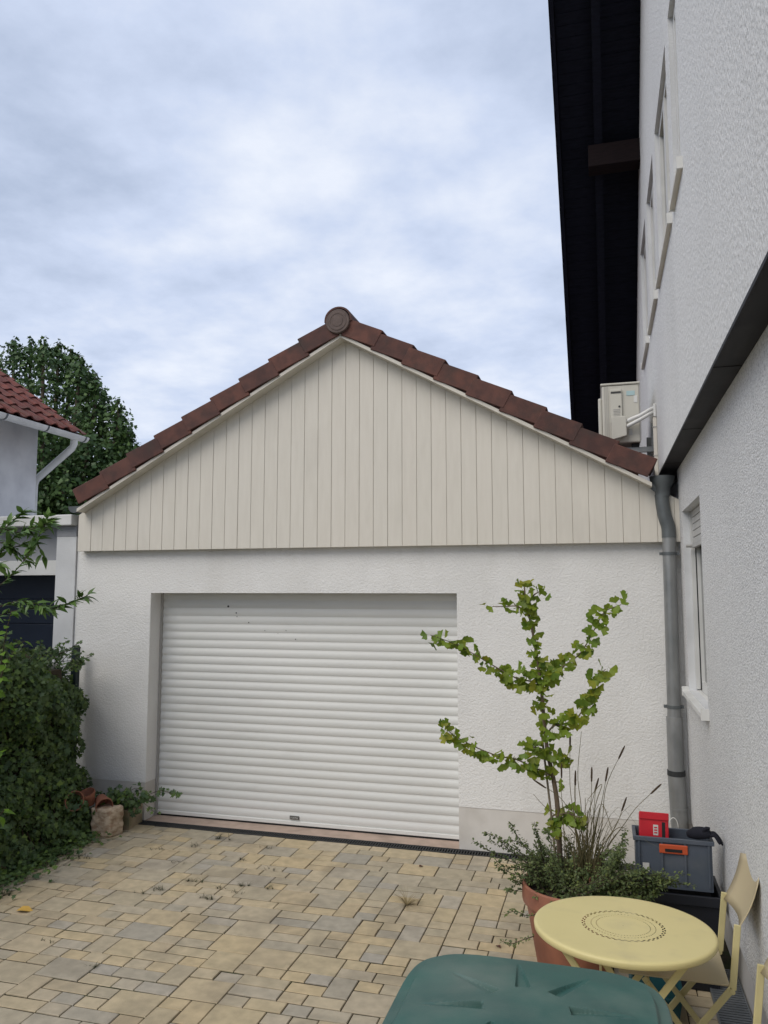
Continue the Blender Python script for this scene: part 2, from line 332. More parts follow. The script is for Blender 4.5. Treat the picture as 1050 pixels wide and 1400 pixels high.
# ================================================================== GARAGE
ga = empty('garage', (-2.2, D, 0)); ga_inv = Matrix.Translation((2.2, -D, 0))
tag(ga, 'white rendered garage with cream board gable and brown tiled roof', 'garage')
def child(o, root):            # keep world placement under an unrotated empty
    o.matrix_parent_inverse = Matrix.Translation(-root.location); return o
XL, XR, DL, DR, DT = -5.06, .665, -4.21, -1.21, 2.125
wl = MB()
P = .34
wl.box((XL, D, P), (DL, D+.3, 2.60)); wl.box((DR, D, P), (XR, D+.3, 2.60)); wl.box((DL, D, DT), (DR, D+.3, 2.60))
wl.box((XL, D+.3, 0), (XL+.25, D+6, 2.6)); wl.box((XR-.25, D+.3, 0), (XR, D+6, 2.6)); wl.box((XL, D+6, 0), (XR, D+6.25, 2.6))
wl.prism([(XL, 2.60), (XR, 2.60), (XR, 2.86), (-2.25, 4.38), (XL, 2.86)], 'y', D+.002, D+.25)
child(wl.build('wall', 'garage_render', ga), ga)
for a, b in ((XL, DL), (DR, XR)):
    child(MB().box((a, D+.004, -.05), (b - (.004 if b == DL else 0), D+.296, P)).build('plinth', 'plinth_paint', ga), ga)
child(MB().box((DL, D+.0, -.05), (DR, D+.4, -.004)).build('door_sill', 'sill_stone', ga, bevel=.006), ga)
# --- roller door
rd = child(MB().box((DL, D+.225, .01), (DR, D+.26, DT)).build('roller_door', 'rail_grey', ga), ga)
def cs(o, root=ga): o.matrix_parent_inverse = o.parent.matrix_world.inverted() if False else Matrix.Translation(-root.location); return o
def sub(mb, name, mat, par, **k):      # sub-part: par is a mesh whose own world transform is identity
    return mb.build(name, mat, par, **k)
NS = 27; SH = (DT + .02 - .055) / NS
prof = []
for k in range(9):
    t = k / 8; prof.append((-.008 * math.sin(PI * min(1, t * 1.12)) ** .8 if t < .89 else 0.0, t * SH))
def slat_geo(x0, x1):
    vs = [(x0, d, z) for d, z in prof] + [(x1, d, z) for d, z in prof]; n = len(prof)
    return vs, [(i, n+i, n+i+1, i+1) for i in range(n-1)]
sm = MB().add(*slat_geo(DL + .02, DR - .004)).mesh('slat', 'door_white', smooth=35, fix=False)
for k in range(NS): link('slat', sm, rd, (0, D + .205, .045 + k * SH))
sub(MB().box((DL+.02, D+.190, .012), (DR-.004, D+.222, .045)), 'bottom_bar', 'door_white', rd, bevel=.004)
sub(MB().box((DL+.02, D+.194, -.003), (DR-.004, D+.218, .012)), 'rubber_seal', 'dark_rubber', rd)
sub(MB().box((DL, D+.178, -.002), (DL+.020, D+.232, DT)), 'guide_rail', 'rail_grey', rd)
sub(MB().box((DR-.003, D+.178, -.002), (DR+.01, D+.232, DT)), 'guide_rail', 'rail_grey', rd)
pl = sub(MB().box((-2.815, D+.1865, .062), (-2.725, D+.197, .094)), 'name_plate', 'plate_metal', rd, bevel=.002)
def text(s_, size, mat, parent, M, name='lettering', ext=.0006):
    c = bpy.data.curves.new('t', 'FONT'); c.body = s_; c.size = size; c.extrude = ext; c.align_x = 'CENTER'; c.align_y = 'CENTER'
    o = bpy.data.objects.new('t', c); COL.objects.link(o); bpy.context.view_layer.update()
    me = bpy.data.meshes.new_from_object(o.evaluated_get(bpy.context.evaluated_depsgraph_get())); bpy.data.objects.remove(o)
    me.transform(M); me.materials.clear(); me.materials.append(MATS[mat]); return link(name, me, parent)
text('roma', .034, 'letter_pale', None, Matrix.Translation((-2.77, D+.1858, .079)) @ Matrix.Rotation(R(90), 4, 'X')).parent = rd
# stains: small dark specks near the top of the door
sp = MB()
for (px, py, r) in ((312,829,.011),(323,838,.007),(324,843,.005),(340,851,.006),(362,862,.004),(391,862,.004),(404,874,.005),(380,866,.003)):
    c = onY(px, py, D+.1925); sp.lathe([(r, 0), (r*.6, .002)], (0, 0, 0), 8, True); n_ = 16
    for q in range(len(sp.v) - n_, len(sp.v)): x, y, z = sp.v[q]; sp.v[q] = (c.x + x, c.y - z, c.z + y)
sub(sp, 'speck', 'ac_dark', rd)
# --- gable boards
SL, APX, APZ = .556, -2.215, 4.428
zr = lambda x: APZ - SL * abs(x - APX)
cl = child(MB().prism([(XL+.07, 2.545), (XR-.02, 2.545), (XR-.02, zr(XR-.02)-.01), (APX, APZ-.01), (XL+.07, zr(XL+.07)-.01)], 'y', D-.0725, D-.001).build('gable_cladding', 'trim_cream', ga), ga)
BW = .1325; x = XL + .055; first = True
while x < XR - .05:
    x1 = min(x + (.15 if first else BW), XR - .012); first = False; a, b = x + .0013, x1 - .0013
    poly = [(a, 2.535), (b, 2.535), (b, zr(b) + .02)] + ([(APX, APZ + .02)] if a < APX < b else []) + [(a, zr(a) + .02)]
    sub(MB().prism(poly, 'y', D-.079 + random.uniform(-.0012, .0012), D-.073), 'board', 'cladding', cl, bevel=.0025, seg=1)
    x = x1
# --- roof
EL, ER = -4.835, .305
rf = MB()
for s_, xe in ((-1, EL), (1, ER)):
    rf.prism([(APX, APZ + .03), (xe, zr(xe) + .03), (xe, zr(xe) + .10), (APX, APZ + .10)], 'y', D - .19, D + 6.3)
rf = child(rf.build('roof', 'roof_clay', ga), ga)
for s_, xe in ((-1, EL), (1, ER)):
    sub(MB().prism([(APX, APZ), (xe + .10*s_, zr(xe + .10*s_)), (xe + .10*s_, zr(xe + .10*s_) + .032), (APX, APZ + .032)], 'y', D - .205, D - .0), 'verge_board', 'trim_cream', rf)
    ang = math.atan(SL); Ls = (abs(xe - APX) + .03) / math.cos(ang); NT = 9; st = Ls / NT
    u = Vector((s_ * math.cos(ang), 0, -math.sin(ang))); v = Vector((s_ * math.sin(ang), 0, math.cos(ang)))
    tm = {}
    for k in range(NT):
        for row in range(3):           # verge tile and the two next to it
            b = MB(); y0 = D - .225 + row * .29 + (.004 if k % 2 else 0) + random.uniform(0, .0015)
            q0, q1, hi, lo = (k + .0) * st - (.01 if k else .0), (k + 1) * st + .018, .008, .042
            def Q(uu, vv, y): return tuple(Vector((APX, y, APZ)) + u * uu + v * vv)
            def slab(v0, v1, ya, yb):
                vs = [Q(q0, v0 + hi, ya), Q(q1, v0 + lo, ya), Q(q1, v1 + lo, ya), Q(q0, v1 + hi, ya), Q(q0, v0 + hi, yb), Q(q1, v0 + lo, yb), Q(q1, v1 + lo, yb), Q(q0, v1 + hi, yb)]
                b.add(vs, [(0,1,2,3),(7,6,5,4),(0,4,5,1),(1,5,6,2),(2,6,7,3),(3,7,4,0)])
            if row == 0: slab(.008, .172, y0, y0 + .018)
            slab(.154, .1735, y0 + (.0185 if row == 0 else .004), y0 + .29)
            sub(b, 'roof_tile', 'roof_clay', rf, bevel=.005, seg=1)
for k in range(5):
    y0 = D - .235 + k * .40; m = MB(); n = 14
    pr = [(.130, -.02)] + [(.13*math.cos(t), .12*math.sin(t)) for t in [PI*i/n for i in range(n+1)]] + [(-.130, -.02), (-.112, -.02)] + [(.112*math.cos(t), .104*math.sin(t)) for t in [PI - PI*i/n for i in range(n+1)]] + [(.112, -.02)]
    m.prism([(APX - .015 + a, APZ + .158 + b) for a, b in pr], 'y', y0, y0 + .43)
    sub(m, 'ridge_tile', 'roof_clay', rf, smooth=40)
# round end disc of the ridge
m = MB(); c = Vector((APX - .015, D - .245, APZ + .138))
pr = [(.001, -.012), (.05, -.011), (.052, -.008), (.066, -.008), (.069, -.011), (.084, -.011), (.087, -.007), (.108, -.007), (.112, .0), (.112, .02)]
k0 = len(m.v); m.lathe(pr, (0, 0, 0), 40)
m.v = [(c.x + x, c.y + z, c.z + y) for x, y, z in m.v]
sub(m, 'ridge_end_disc', 'ridge_clay', rf, smooth=30)
def half_gutter(x0, z0, r, y0, y1, flip=1):
    m = MB(); n = 10; pr = [(r*math.cos(PI + PI*i/n), r*math.sin(PI + PI*i/n)) for i in range(n+1)]; pr += [(a*.93, b*.93) for a, b in pr[::-1]]
    m.prism([(x0 + a, z0 + b) for a, b in pr], 'y', y0, y1); m.prism([(x0 + a*.99, z0 + b*.99) for a, b in pr[:n+1]], 'y', y0 + .002, y0 + .006); return m
sub(half_gutter(-5.05, 2.985, .066, D - .10, D + 6.2), 'gutter', 'zinc_dark', rf, smooth=40)
sub(half_gutter(.462, 3.005, .070, D - .13, D + 6.2), 'gutter', 'zinc_dark', rf, smooth=40)
# --- drain channel in front of the garage door
dc = MB(); dc.box((-4.33, 6.502, -.06), (.52, 6.512, .001)); dc.box((-4.33, 6.607, -.06), (.52, 6.617, .001)); dc.box((-4.33, 6.512, -.06), (.52, 6.607, -.05))
dc = dc.build('drain_channel', 'drain_metal'); tag(dc, 'narrow black slotted drain channel along the garage door', 'drain')
for s_ in range(5):
    m = MB(); a = -4.33 + s_ * .97
    m.box((a+.002, 6.513, -.02), (a+.966, 6.520, -.001)); m.box((a+.002, 6.599, -.02), (a+.966, 6.606, -.001))
    for k in range(42): m.box((a + .004 + k*.0231, 6.5205, -.02), (a + .015 + k*.0231, 6.5985, -.0015))
    m.build('grate', 'drain_metal', dc)
# ================================================================== DOWNPIPE at the corner
dp = empty('downpipe', (.54, 6.53, 0)); tag(dp, 'grey zinc rain downpipe in the corner between garage and house', 'downpipe')
DPY = 6.535
def pw(px, py): return onY(px, py, DPY)
c = pw(905, 655)
pth = [pw(904.5, 676), pw(906, 690), pw(909, 706), pw(913.5, 720), pw(914.5, 735)]
# outlet funnel
fx = pw(905, 652)
m = MB(); n = 18
def ring(cx_, cy_, z, ax, ay): return [(cx_ + ax*math.cos(2*PI*i/n), cy_ + ay*math.sin(2*PI*i/n), z) for i in range(n)]
rs = [ring(fx.x, DPY, fx.z + .005, .098, .075), ring(fx.x, DPY, fx.z - .045, .090, .072), ring(fx.x, DPY, fx.z - .085, .062, .06), ring(fx.x, DPY, fx.z - .16, .055, .055)]
k = 0
for r_ in rs: m.v += r_
for i in range(len(rs) - 1):
    for j in range(n): m.f.append((i*n+j, i*n+(j+1) % n, (i+1)*n+(j+1) % n, (i+1)*n+j))
m.f.append(tuple(range(n)))
child(m.build('outlet_funnel', 'zinc_dark', dp, smooth=50), dp)
child(MB().tube(smooth_path(pth, 5), .054, 18).build('offset_bend', 'zinc_dark', dp, smooth=50), dp)
child(MB().tube([pw(914.5, 735), pw(922, 985)], .051, 20).build('pipe', 'zinc', dp, smooth=50), dp)
child(MB().tube([pw(921.8, 980), pw(924.5, 1056)], .060, 20).build('pipe_sleeve', 'zinc', dp, smooth=50), dp)
child(MB().tube([pw(924.5, 1053), pw(924.7, 1060)], .067, 20).build('joint_ring', 'drain_metal', dp, smooth=50), dp)
e_ = pw(930.5, 1170)
child(MB().tube([pw(924.6, 1058), pw(928, 1110), pw(931, 1150), Vector((e_.x + .01, DPY, -.02))], .064, 20).build('standpipe', 'zinc', dp, smooth=50), dp)
child(MB().tube([pw(928, 1104), pw(928.3, 1107)], .0675, 20).build('pipe_seam', 'zinc', dp, smooth=50), dp)
for py in (757, 966):
    a = pw(914.5 + (py-735)*.03, py)
    b = child(MB().tube([a - Vector((0, 0, .012)), a + Vector((0, 0, .012))], .0555, 18).build('bracket', 'zinc_dark', dp, smooth=50), dp)
    m = MB().box((a.x - .075, DPY - .012, a.z - .011), (a.x - .05, DPY + .012, a.z + .011)).box((a.x + .05, DPY - .012, a.z - .011), (a.x + .075, DPY + .012, a.z + .011)).box((a.x-.008, DPY+.05, a.z-.008), (a.x+.008, D+.02, a.z+.008))
    m.build('clamp_lug', 'zinc_dark', b)
m = MB(); c = onY(921, 1132, DPY - .075)
m.tube([c + Vector((.034*math.cos(a), 0, .075*math.sin(a))) for a in [2*PI*i/24 for i in range(25)]], .0035, 6)
tag(m.build('wire_loop', 'white_plastic', None, smooth=True), 'pale wire loop hanging on the foot of the downpipe', 'wire')
# ================================================================== HOUSE on the right
ho = empty('house', (4.5, 3, 0)); tag(ho, 'tall white rendered house with dark wooden roof overhang', 'house')
XP, XW, XU = .675, .612, .495      # plinth, lower wall, oversailing upper wall
ZP, ZU = .385, 3.13
def part(mb, name, mat, root, **k): return child(mb.build(name, mat, root, **k), root)
part(MB().box((XP, -6, -.05), (9, 11.4, ZP)), 'plinth', 'plinth_paint', ho)
W1 = (5.23, 6.33, 1.405, 2.755)
m = MB(); vv, ff = panel_holes([-6, 6.62], [ZP, ZU], [W1], lambda u, v: (XW, u, v)); m.add(vv, [f[::-1] for f in ff])
m.add([(XW, -6, ZP), (9, -6, ZP), (9, 6.62, ZP), (XW, 6.62, ZP)], [(0,1,2,3)])
dpt = .13
y0, y1, z0, z1 = W1
rv = MB(); rv.add([(XW, y0, z0), (XW+dpt, y0, z0), (XW+dpt, y1, z0), (XW, y1, z0), (XW, y0, z1), (XW+dpt, y0, z1), (XW+dpt, y1, z1), (XW, y1, z1)], [(0,4,5,1),(3,2,6,7),(4,7,6,5),(0,1,2,3)])
m.add([(XW, -6, ZP), (XW, -6, ZU), (9, -6, ZU), (9, -6, ZP)], [(0,1,2,3)])
part(m, 'ground_floor_wall', 'house_render', ho, fix=False); part(rv, 'window_reveal', 'neigh_pillar', ho, fix=False)
part(MB().box((XW + .06, 6.62, .39), (9, 11.4, ZU)), 'rear_wall', 'house_render', ho)
RS, RY, RZ = .8987, 7.04, 7.60     # roof underside line  z = RZ - RS*(y-RY)
zroof = lambda y: RZ - RS * (y - RY)
AY = 2.0; AZ = zroof(AY); ZT = 5.85; YT = RY + (RZ - ZT) / RS; YB = 2*AY - YT
WU = [(4.40, 4.83, 4.53, 5.73), (5.07, 6.11, 4.53, 5.73), (6.40, 7.25, 4.53, 5.73), (7.55, 8.40, 4.53, 5.73)]
m = MB(); vv, ff = panel_holes([YB, YT], [ZU, ZT], WU, lambda u, v: (XU, u, v)); m.add(vv, ff)
m.add([(XU, YB, ZT), (XU, YT, ZT), (XU, AY, AZ)], [(0,1,2)])
m.add([(XU, YT, ZU), (XU, 11.4, ZU), (XU, 11.4, zroof(11.4)), (XU, YT, ZT)], [(0,1,2,3)])
m.add([(9, YB, ZU), (9, 11.4, ZU), (9, 11.4, zroof(11.4)), (9, AY, AZ), (9, YB, ZT)], [(0,1,2,3,4)])
m.add([(XU, 11.4, ZU), (9, 11.4, ZU), (9, 11.4, zroof(11.4)), (XU, 11.4, zroof(11.4))], [(0,1,2,3)])
m.add([(XU, YB, ZU), (9, YB, ZU), (9, YB, ZT), (XU, YB, ZT)], [(0,1,2,3)])
for y0, y1, z0, z1 in WU:
    d = XU + .075; rv = MB()
    rv.add([(XU, y0, z0), (d, y0, z0), (d, y1, z0), (XU, y1, z0), (XU, y0, z1), (d, y0, z1), (d, y1, z1), (XU, y1, z1)], [(0,4,5,1),(3,2,6,7),(4,7,6,5),(0,1,2,3)])
    part(rv, 'window_reveal', 'neigh_pillar', ho, fix=False)
part(m, 'upper_wall', 'house_render_upper', ho, fix=False)
m = MB().box((XU + .006, YB, ZU - .012), (XW + .02, 11.4, ZU - .001)).box((XU - .003, YB, ZU - .012), (XU + .0055, 11.4, ZU + .004))
part(m, 'base_rail', 'ledge_metal', ho)
for yy in (2.2, 3.55, 4.9, 6.2): part(MB().box((XU - .0045, yy, ZU - .0145), (XW - .002, yy + .035, ZU - .0125)), 'rail_joint', 'ledge_metal', ho)
def window(root, X, y0, y1, z0, z1, dep, shutter=None, sillp=.055):
    f = MB(); t = .07; xa, xb = X + dep - .045, X + dep - .002
    f.box((xa, y0+.002, z0+.002), (xb, y0+t, z1-.002)).box((xa, y1-t, z0+.002), (xb, y1-.002, z1-.002)).box((xa, y0+t, z0+.002), (xb, y1-t, z0+t)).box((xa, y0+t, z1-t), (xb, y1-t, z1-.002))
    ym = (y0 + y1) / 2; f.box((xa-.004, ym-.05, z0+t), (xb, ym+.05, z1-t))
    wd = part(f, 'window', 'white_plastic', root)
    for a, b in ((y0+t, ym-.05), (ym+.05, y1-t)): MB().box((xb-.02, a, z0+t), (xb-.01, b, z1-t)).build('pane', 'glass_dark', wd)
    s_ = MB().prism([(X - sillp, z0 - .045), (X - sillp, z0 - .012), (X + dep - .046, z0 + .004), (X + dep - .046, z0 - .045)], 'y', y0 - .03, y1 + .03)
    s_.build('sill', 'trim_cream' if shutter is None else 'white_plastic', wd, bevel=.004)
    for ye in (y0 - .045, y1 + .03): MB().box((X - sillp - .003, ye, z0 - .05), (X + .0, ye + .015, z0 + .02)).build('sill_end_cap', 'white_plastic', wd)
    if shutter:
        for yr in (y0 + .003, y1 - .035): MB().box((xa - .034, yr, z0 + .01), (xa - .002, yr + .032, z1 - .004)).build('shutter_guide', 'white_plastic', wd)
        MB().box((xa - .006, y1 - .062, z0 + .01), (xa - .001, y1 - .036, z1 - .05)).build('guide_gap', 'dark_rubber', wd)
        k = 0; z = z1 - .004
        while z > z1 - shutter:
            MB().box((xa - .024, y0 + .036, z - .05), (xa - .010 , y1 - .0625, z - .004)).build('shutter_slat', 'shutter_grey', wd, bevel=.004); z -= .051
        MB().box((xa - .030, y0 + .036, z - .026), (xa - .006, y1 - .0625, z - .001)).build('shutter_bar', 'shutter_grey', wd)
        MB().tube([(xa - .034, y1 - .09, z - .012), (xa - .075, y1 - .09, z - .012)], .012, 10).build('shutter_stop', 'rail_grey', wd)
    return wd
window(ho, XW, *W1, dpt, shutter=.22, sillp=.045)
for q in WU: window(ho, XU, *q, .075, sillp=.03)
# --- roof with overhanging verge
XO = -.295
m = MB()
for s_ in (1, -1):
    yy = lambda y: y if s_ > 0 else 2*AY - y
    m.prism([(AY, AZ + .10), (yy(12.0), zroof(12.0) + .10), (yy(12.0), zroof(12.0) + .34), (AY, AZ + .34)], 'x', XO + .004, 9.4)
ro = part(m, 'roof', 'dark_wood', ho)
cosr, sinr = math.cos(math.atan(RS)), math.sin(math.atan(RS))
for s_ in (1, -1):
    bm_ = MB(); L_ = (12.0 - AY) / cosr; nb = int(L_ / .105)
    for k in range(nb):
        a, b = k*.105, k*.105 + .098
        ya, yb = AY + a*cosr, AY + b*cosr
        za, zb = zroof(ya), zroof(yb)
        if s_ < 0: ya, yb = 2*AY - ya, 2*AY - yb
        bm_.prism([(ya, za + .078), (yb, zb + .078), (yb, zb + .0995), (ya, za + .0995)], 'x', XO + .01, XU + .02)
    o = bm_.build('soffit_boarding', 'dark_wood', ro); o['kind'] = 'stuff'
    yy = (lambda y: y) if s_ > 0 else (lambda y: 2*AY - y)
    MB().prism([(AY, AZ - .09), (yy(12.), zroof(12.) - .09), (yy(12.), zroof(12.) + .076), (AY, AZ + .076)], 'x', .05, .13).build('rafter', 'dark_wood', ro)
    MB().prism([(AY, AZ - .02), (yy(12.05), zroof(12.05) - .02), (yy(12.05), zroof(12.05) + .36), (AY, AZ + .36)], 'x', XO - .03, XO + .003).build('bargeboard', 'dark_wood', ro)
    nt_ = int(L_ / .34)
    for k in range(nt_ if s_ > 0 else 0):
        y0, y1 = AY + k*.34*cosr, AY + (k*.34 + .37)*cosr; z0, z1 = zroof(y0), zroof(y1)
        MB().prism([(y0, z0 + .24), (y1, z1 + .27), (y1, z1 + .40), (y0, z0 + .375)], 'x', XO - .052, XO - .031).build('verge_tile', 'dark_wood', ro)
py = 7.96
for yq in (py, 2*AY - py):
    MB().box((-.015, yq - .10, zroof(py) - .27), (XU + .02, yq + .10, zroof(py) - .035)).build('purlin', 'purlin_wood', ro, bevel=.006)
# ================================================================== AIR CONDITIONER on the house wall
ac = empty('air_conditioner', (.19, 7.4, 3.42)); tag(ac, 'cream outdoor air conditioner unit on wall brackets above the garage roof', 'air conditioner')
part(MB().box((.045, 7.02, 3.445), (.365, 7.86, 3.965)), 'casing', 'ac_plastic', ac, bevel=.012)
part(MB().box((.035, 7.01, 3.966), (.372, 7.87, 3.985)), 'top_cover', 'ac_plastic', ac, bevel=.006)
part(MB().box((.012, 7.035, 3.455), (.0445, 7.84, 3.86)), 'fan_grille', 'ac_plastic', ac, bevel=.012)
for k in range(5): part(MB().box((.068 + (0, .014, .028, .290, .30)[k], 7.0165, 3.46), (.071 + (0, .014, .028, .290, .30)[k], 7.0195, 3.955)), 'casing_groove', 'rail_grey', ac)
cvp = part(MB().box((.115, 6.995, 3.62), (.215, 7.0195, 3.925)), 'side_panel', 'ac_plastic', ac, bevel=.006)
MB().box((.122, 6.992, 3.885), (.208, 6.9945, 3.902)).build('grip_slot', 'ac_dark', cvp)
for k in range(5): MB().box((.14, 6.9925, 3.68 + k*.014), (.198, 6.9945, 3.686 + k*.014)).build('vent_slot', 'rail_grey', cvp)
MB().tube([(.192, 6.9945, 3.765), (.192, 6.990, 3.765)], .009, 12).build('screw_hole', 'ac_dark', cvp)
part(MB().prism([(.13, 3.46), (.245, 3.49), (.245, 3.655), (.235, 3.665), (.125, 3.665), (.120, 3.655), (.120, 3.46)], 'y', 6.93, 6.9945), 'valve_cover', 'ac_plastic', ac, bevel=.014, seg=3)
part(MB().box((.255, 7.016, 3.865), (.325, 7.0195, 3.905)), 'sticker', 'sticker_blue', ac)
part(MB().box((.315, 7.016, 3.80), (.345, 7.0195, 3.86)), 'sticker', 'white_plastic', ac)
part(MB().box((.265, 7.016, 3.51), (.295, 7.0195, 3.565)), 'rating_label', 'shutter_grey', ac)
for yb in (7.10, 7.78):
    b = part(MB().box((-.02, yb - .02, 3.365), (.487, yb + .02, 3.41)), 'bracket_arm', 'zinc', ac)
    MB().box((.455, yb - .022, 3.412), (.494, yb + .022, 3.62)).build('wall_plate', 'zinc', b)
    for xx in (.09, .32): MB().box((xx - .03, yb - .03, 3.411), (xx + .03, yb + .03, 3.4445)).build('rubber_mount', 'dark_rubber', b)
part(MB().box((-.02, 7.121, 3.372), (.005, 7.759, 3.402)), 'bracket_rail', 'zinc', ac)
for a, b in (((.246, 6.96, 3.62), (0, 0, .0)), ((.246, 6.955, 3.575), (0, 0, -.035))):
    p0 = Vector(a); pts = smooth_path([p0, p0 + Vector((.05, -.01, .02)), Vector((.36, 6.93, 3.66)) + Vector(b), Vector((.43, 6.93, 3.70)) + Vector(b), Vector((.475, 6.96, 3.725)) + Vector(b)*.8], 5)
    part(MB().tube(pts, .017, 10), 'insulated_pipe', 'white_plastic', ac, smooth=True)
part(MB().box((.468, 6.925, 3.64), (.494, 6.985, 3.76)), 'pipe_elbow', 'white_plastic', ac, bevel=.01)
part(MB().box((.463, 6.935, 3.0), (.4935, 6.965, 3.639)), 'cable_duct', 'trim_cream', ac, bevel=.004)
for z in (3.55, 3.30): part(MB().box((.459, 6.931, z), (.4945, 6.969, z + .01)), 'duct_clip', 'rail_grey', ac)
# ================================================================== NEIGHBOUR'S GARAGE (left)
ng = empty('neighbour_garage', (-7, D, 0)); tag(ng, 'flat roofed white garage with dark navy door behind the ivy', 'garage')
part(MB().box((-5.295, D - .02, -.05), (XL - .006, D + 5, 2.69)), 'pillar', 'neigh_pillar', ng)
part(MB().box((-8.6, D - .02, -.05), (-8.3, D + 5, 2.69)), 'pillar', 'neigh_pillar', ng)
part(MB().box((-5.295, D - .024, 2.6905), (XL - .006, D + 5, 2.795)), 'cap_strip', 'neigh_panel', ng)
fa = part(MB().box((-8.65, D - .10, 2.797), (XL - .012, D + 5, 2.905)), 'roof_edge', 'white_plastic', ng, bevel=.008)
part(MB().box((-8.3, D + .06, 2.455), (-5.2955, D + .16, 2.796)), 'header_panel', 'neigh_panel', ng)
part(MB().box((-8.3, D + .02, 2.305), (-5.2955, D + .2, 2.454)), 'lintel', 'white_plastic', ng)
nd = part(MB().box((-8.3, D + .27, 0), (-5.2955, D + .30, 2.304)), 'garage_door', 'navy_door', ng)
for k in range(9): MB().box((-8.29, D + .255, .02 + k*.255), (-5.30, D + .2695, .02 + k*.255 + .249)).build('door_panel', 'navy_door', nd, bevel=.004)
# ================================================================== NEIGHBOUR'S HOUSE (far left)
nh = empty('neighbour_house', (-12, 6, 0)); tag(nh, 'white house with red tiled roof and white gutter behind the flat garage', 'house')
part(MB().box((-15, 1.0, -.05), (-8.20, 9.71, 4.72)).prism([(-15, 4.72), (-8.20, 4.72), (-11.6, 6.9)], 'y', 1.0, 9.70), 'wall', 'neigh_wall', nh)
NS_ = .70; EX, EZ = -7.62, 4.50; zn = lambda x: EZ + NS_ * (EX - x)
m = MB().prism([(EX, EZ - .05), (-11.6, zn(-11.6) - .05), (-15.6, EZ - .05), (-15.6, EZ), (-11.6, zn(-11.6)), (EX, EZ)], 'y', .6, 10.0)
nr = part(m, 'roof', 'roof_clay_red', nh)
part(MB().prism([(-8.2, 4.84), (-7.66, 4.46), (-7.66, 4.43), (-8.2, 4.81)], 'y', .6, 9.99), 'eave_boarding', 'dark_wood', nh)
# curved clay tile
an = math.atan(NS_); cu = Vector((-math.cos(an), 0, math.sin(an))); cn = Vector((math.sin(an), 0, math.cos(an)))
def tile_mesh():
    b = MB(); nn = 9; Wt, Lt = .262, .40
    for th in (0, .016):
        for e_ in (0, 1):
            for i in range(nn):
                t = i / (nn - 1); h = .030 * math.sin(2*PI*t) * (1 if t < .5 else .45)
                b.v.append(tuple(cu * (e_ * Lt) + cn * (h + th + (.045 if e_ == 0 else .012)) + Vector((0, t * Wt, 0))))
    for i in range(nn - 1):
        b.f += [(i, i+1, nn+i+1, nn+i), (2*nn+i, 3*nn+i, 3*nn+i+1, 2*nn+i+1), (i, 2*nn+i, 2*nn+i+1, i+1)]
    b.f += [(0, nn, 3*nn, 2*nn), (nn-1, 3*nn-1, 4*nn-1, 2*nn-1)]
    return b.mesh('roof_tile', 'roof_clay_red', smooth=50)
tmh = tile_mesh()
for r_ in range(12):
    for c_ in range(22):
        y = 10.0 - .255 * (c_ + 1)
        p = Vector((EX, y, EZ)) + cu * (r_ * .335 - .03) + cn * .002
        o = link('roof_tile', tmh, nr, p + Vector((0, random.uniform(-.004, .004), random.uniform(0, .004)))); o.rotation_euler = (random.gauss(0, .008), random.gauss(0, .01), 0)
gm = half_gutter(EX + .03, EZ - .02, .075, .6, 10.02)
gt = part(gm, 'gutter', 'white_plastic', nh, smooth=40)
for yy in (9.93, 9.1, 8.3, 7.5):
    b = MB(); n = 10; pr = [(.079*math.cos(PI + PI*i/n), .079*math.sin(PI + PI*i/n)) for i in range(n+1)]; pr += [(a*.955, q*.955) for a, q in pr[::-1]]
    b.prism([(EX + .03 + a, EZ - .02 + q) for a, q in pr], 'y', yy, yy + .03); b.build('gutter_bracket', 'zinc_dark', gt)
pth = [(EX + .0, 9.80, EZ - .06), (EX + .0, 9.80, EZ - .15), (EX - .03, 9.80, EZ - .21), (-8.26, 9.80, EZ - .66), (-8.30, 9.80, EZ - .75), (-8.30, 9.80, .0)]
part(MB().tube(pth, .052, 12), 'downpipe', 'white_plastic', nh, smooth=50)
#@@OBJECTS
# ================================================================== TREE beyond the roofs
tr = empty('maple_tree', (-13.6, 16.5, 0)); tag(tr, 'large dark green leafy tree rising behind the neighbouring roofs', 'tree')
TB = Vector((-13.6, 16.5, 0))
tk = MB(); leaders = []
tk.tube(smooth_path([TB, TB + Vector((.1, 0, 1.2)), TB + Vector((0, .1, 2.4))], 4), [.26 - .006*i for i in range(9)], 10)
tips = [onY(px, py, 16.5 + dy) for px, py, dy in ((20,474,0),(42,492,.4),(60,488,-.5),(80,478,.2),(96,490,.5),(108,500,-.4),(120,525,.4),(130,526,-.2),(141,545,.3),(160,562,-.1),(166,580,.4),(173,598,0),(0,492,.6),(-30,500,0),(-70,520,.5),(-110,540,-.3),(172,640,.2),(150,600,-.6),(120,580,-1.0),(60,560,-1.3),(20,560,-1.2),(90,620,-1.4),(-40,570,-1.1),(150,660,-.9),(-100,620,-.9),(50,640,-1.6),(0,640,-1.6),(110,680,-1.4))]
lp, lnm, lsz = [], [], []
for q in tips[:12]: q.z += random.uniform(.05, .55)
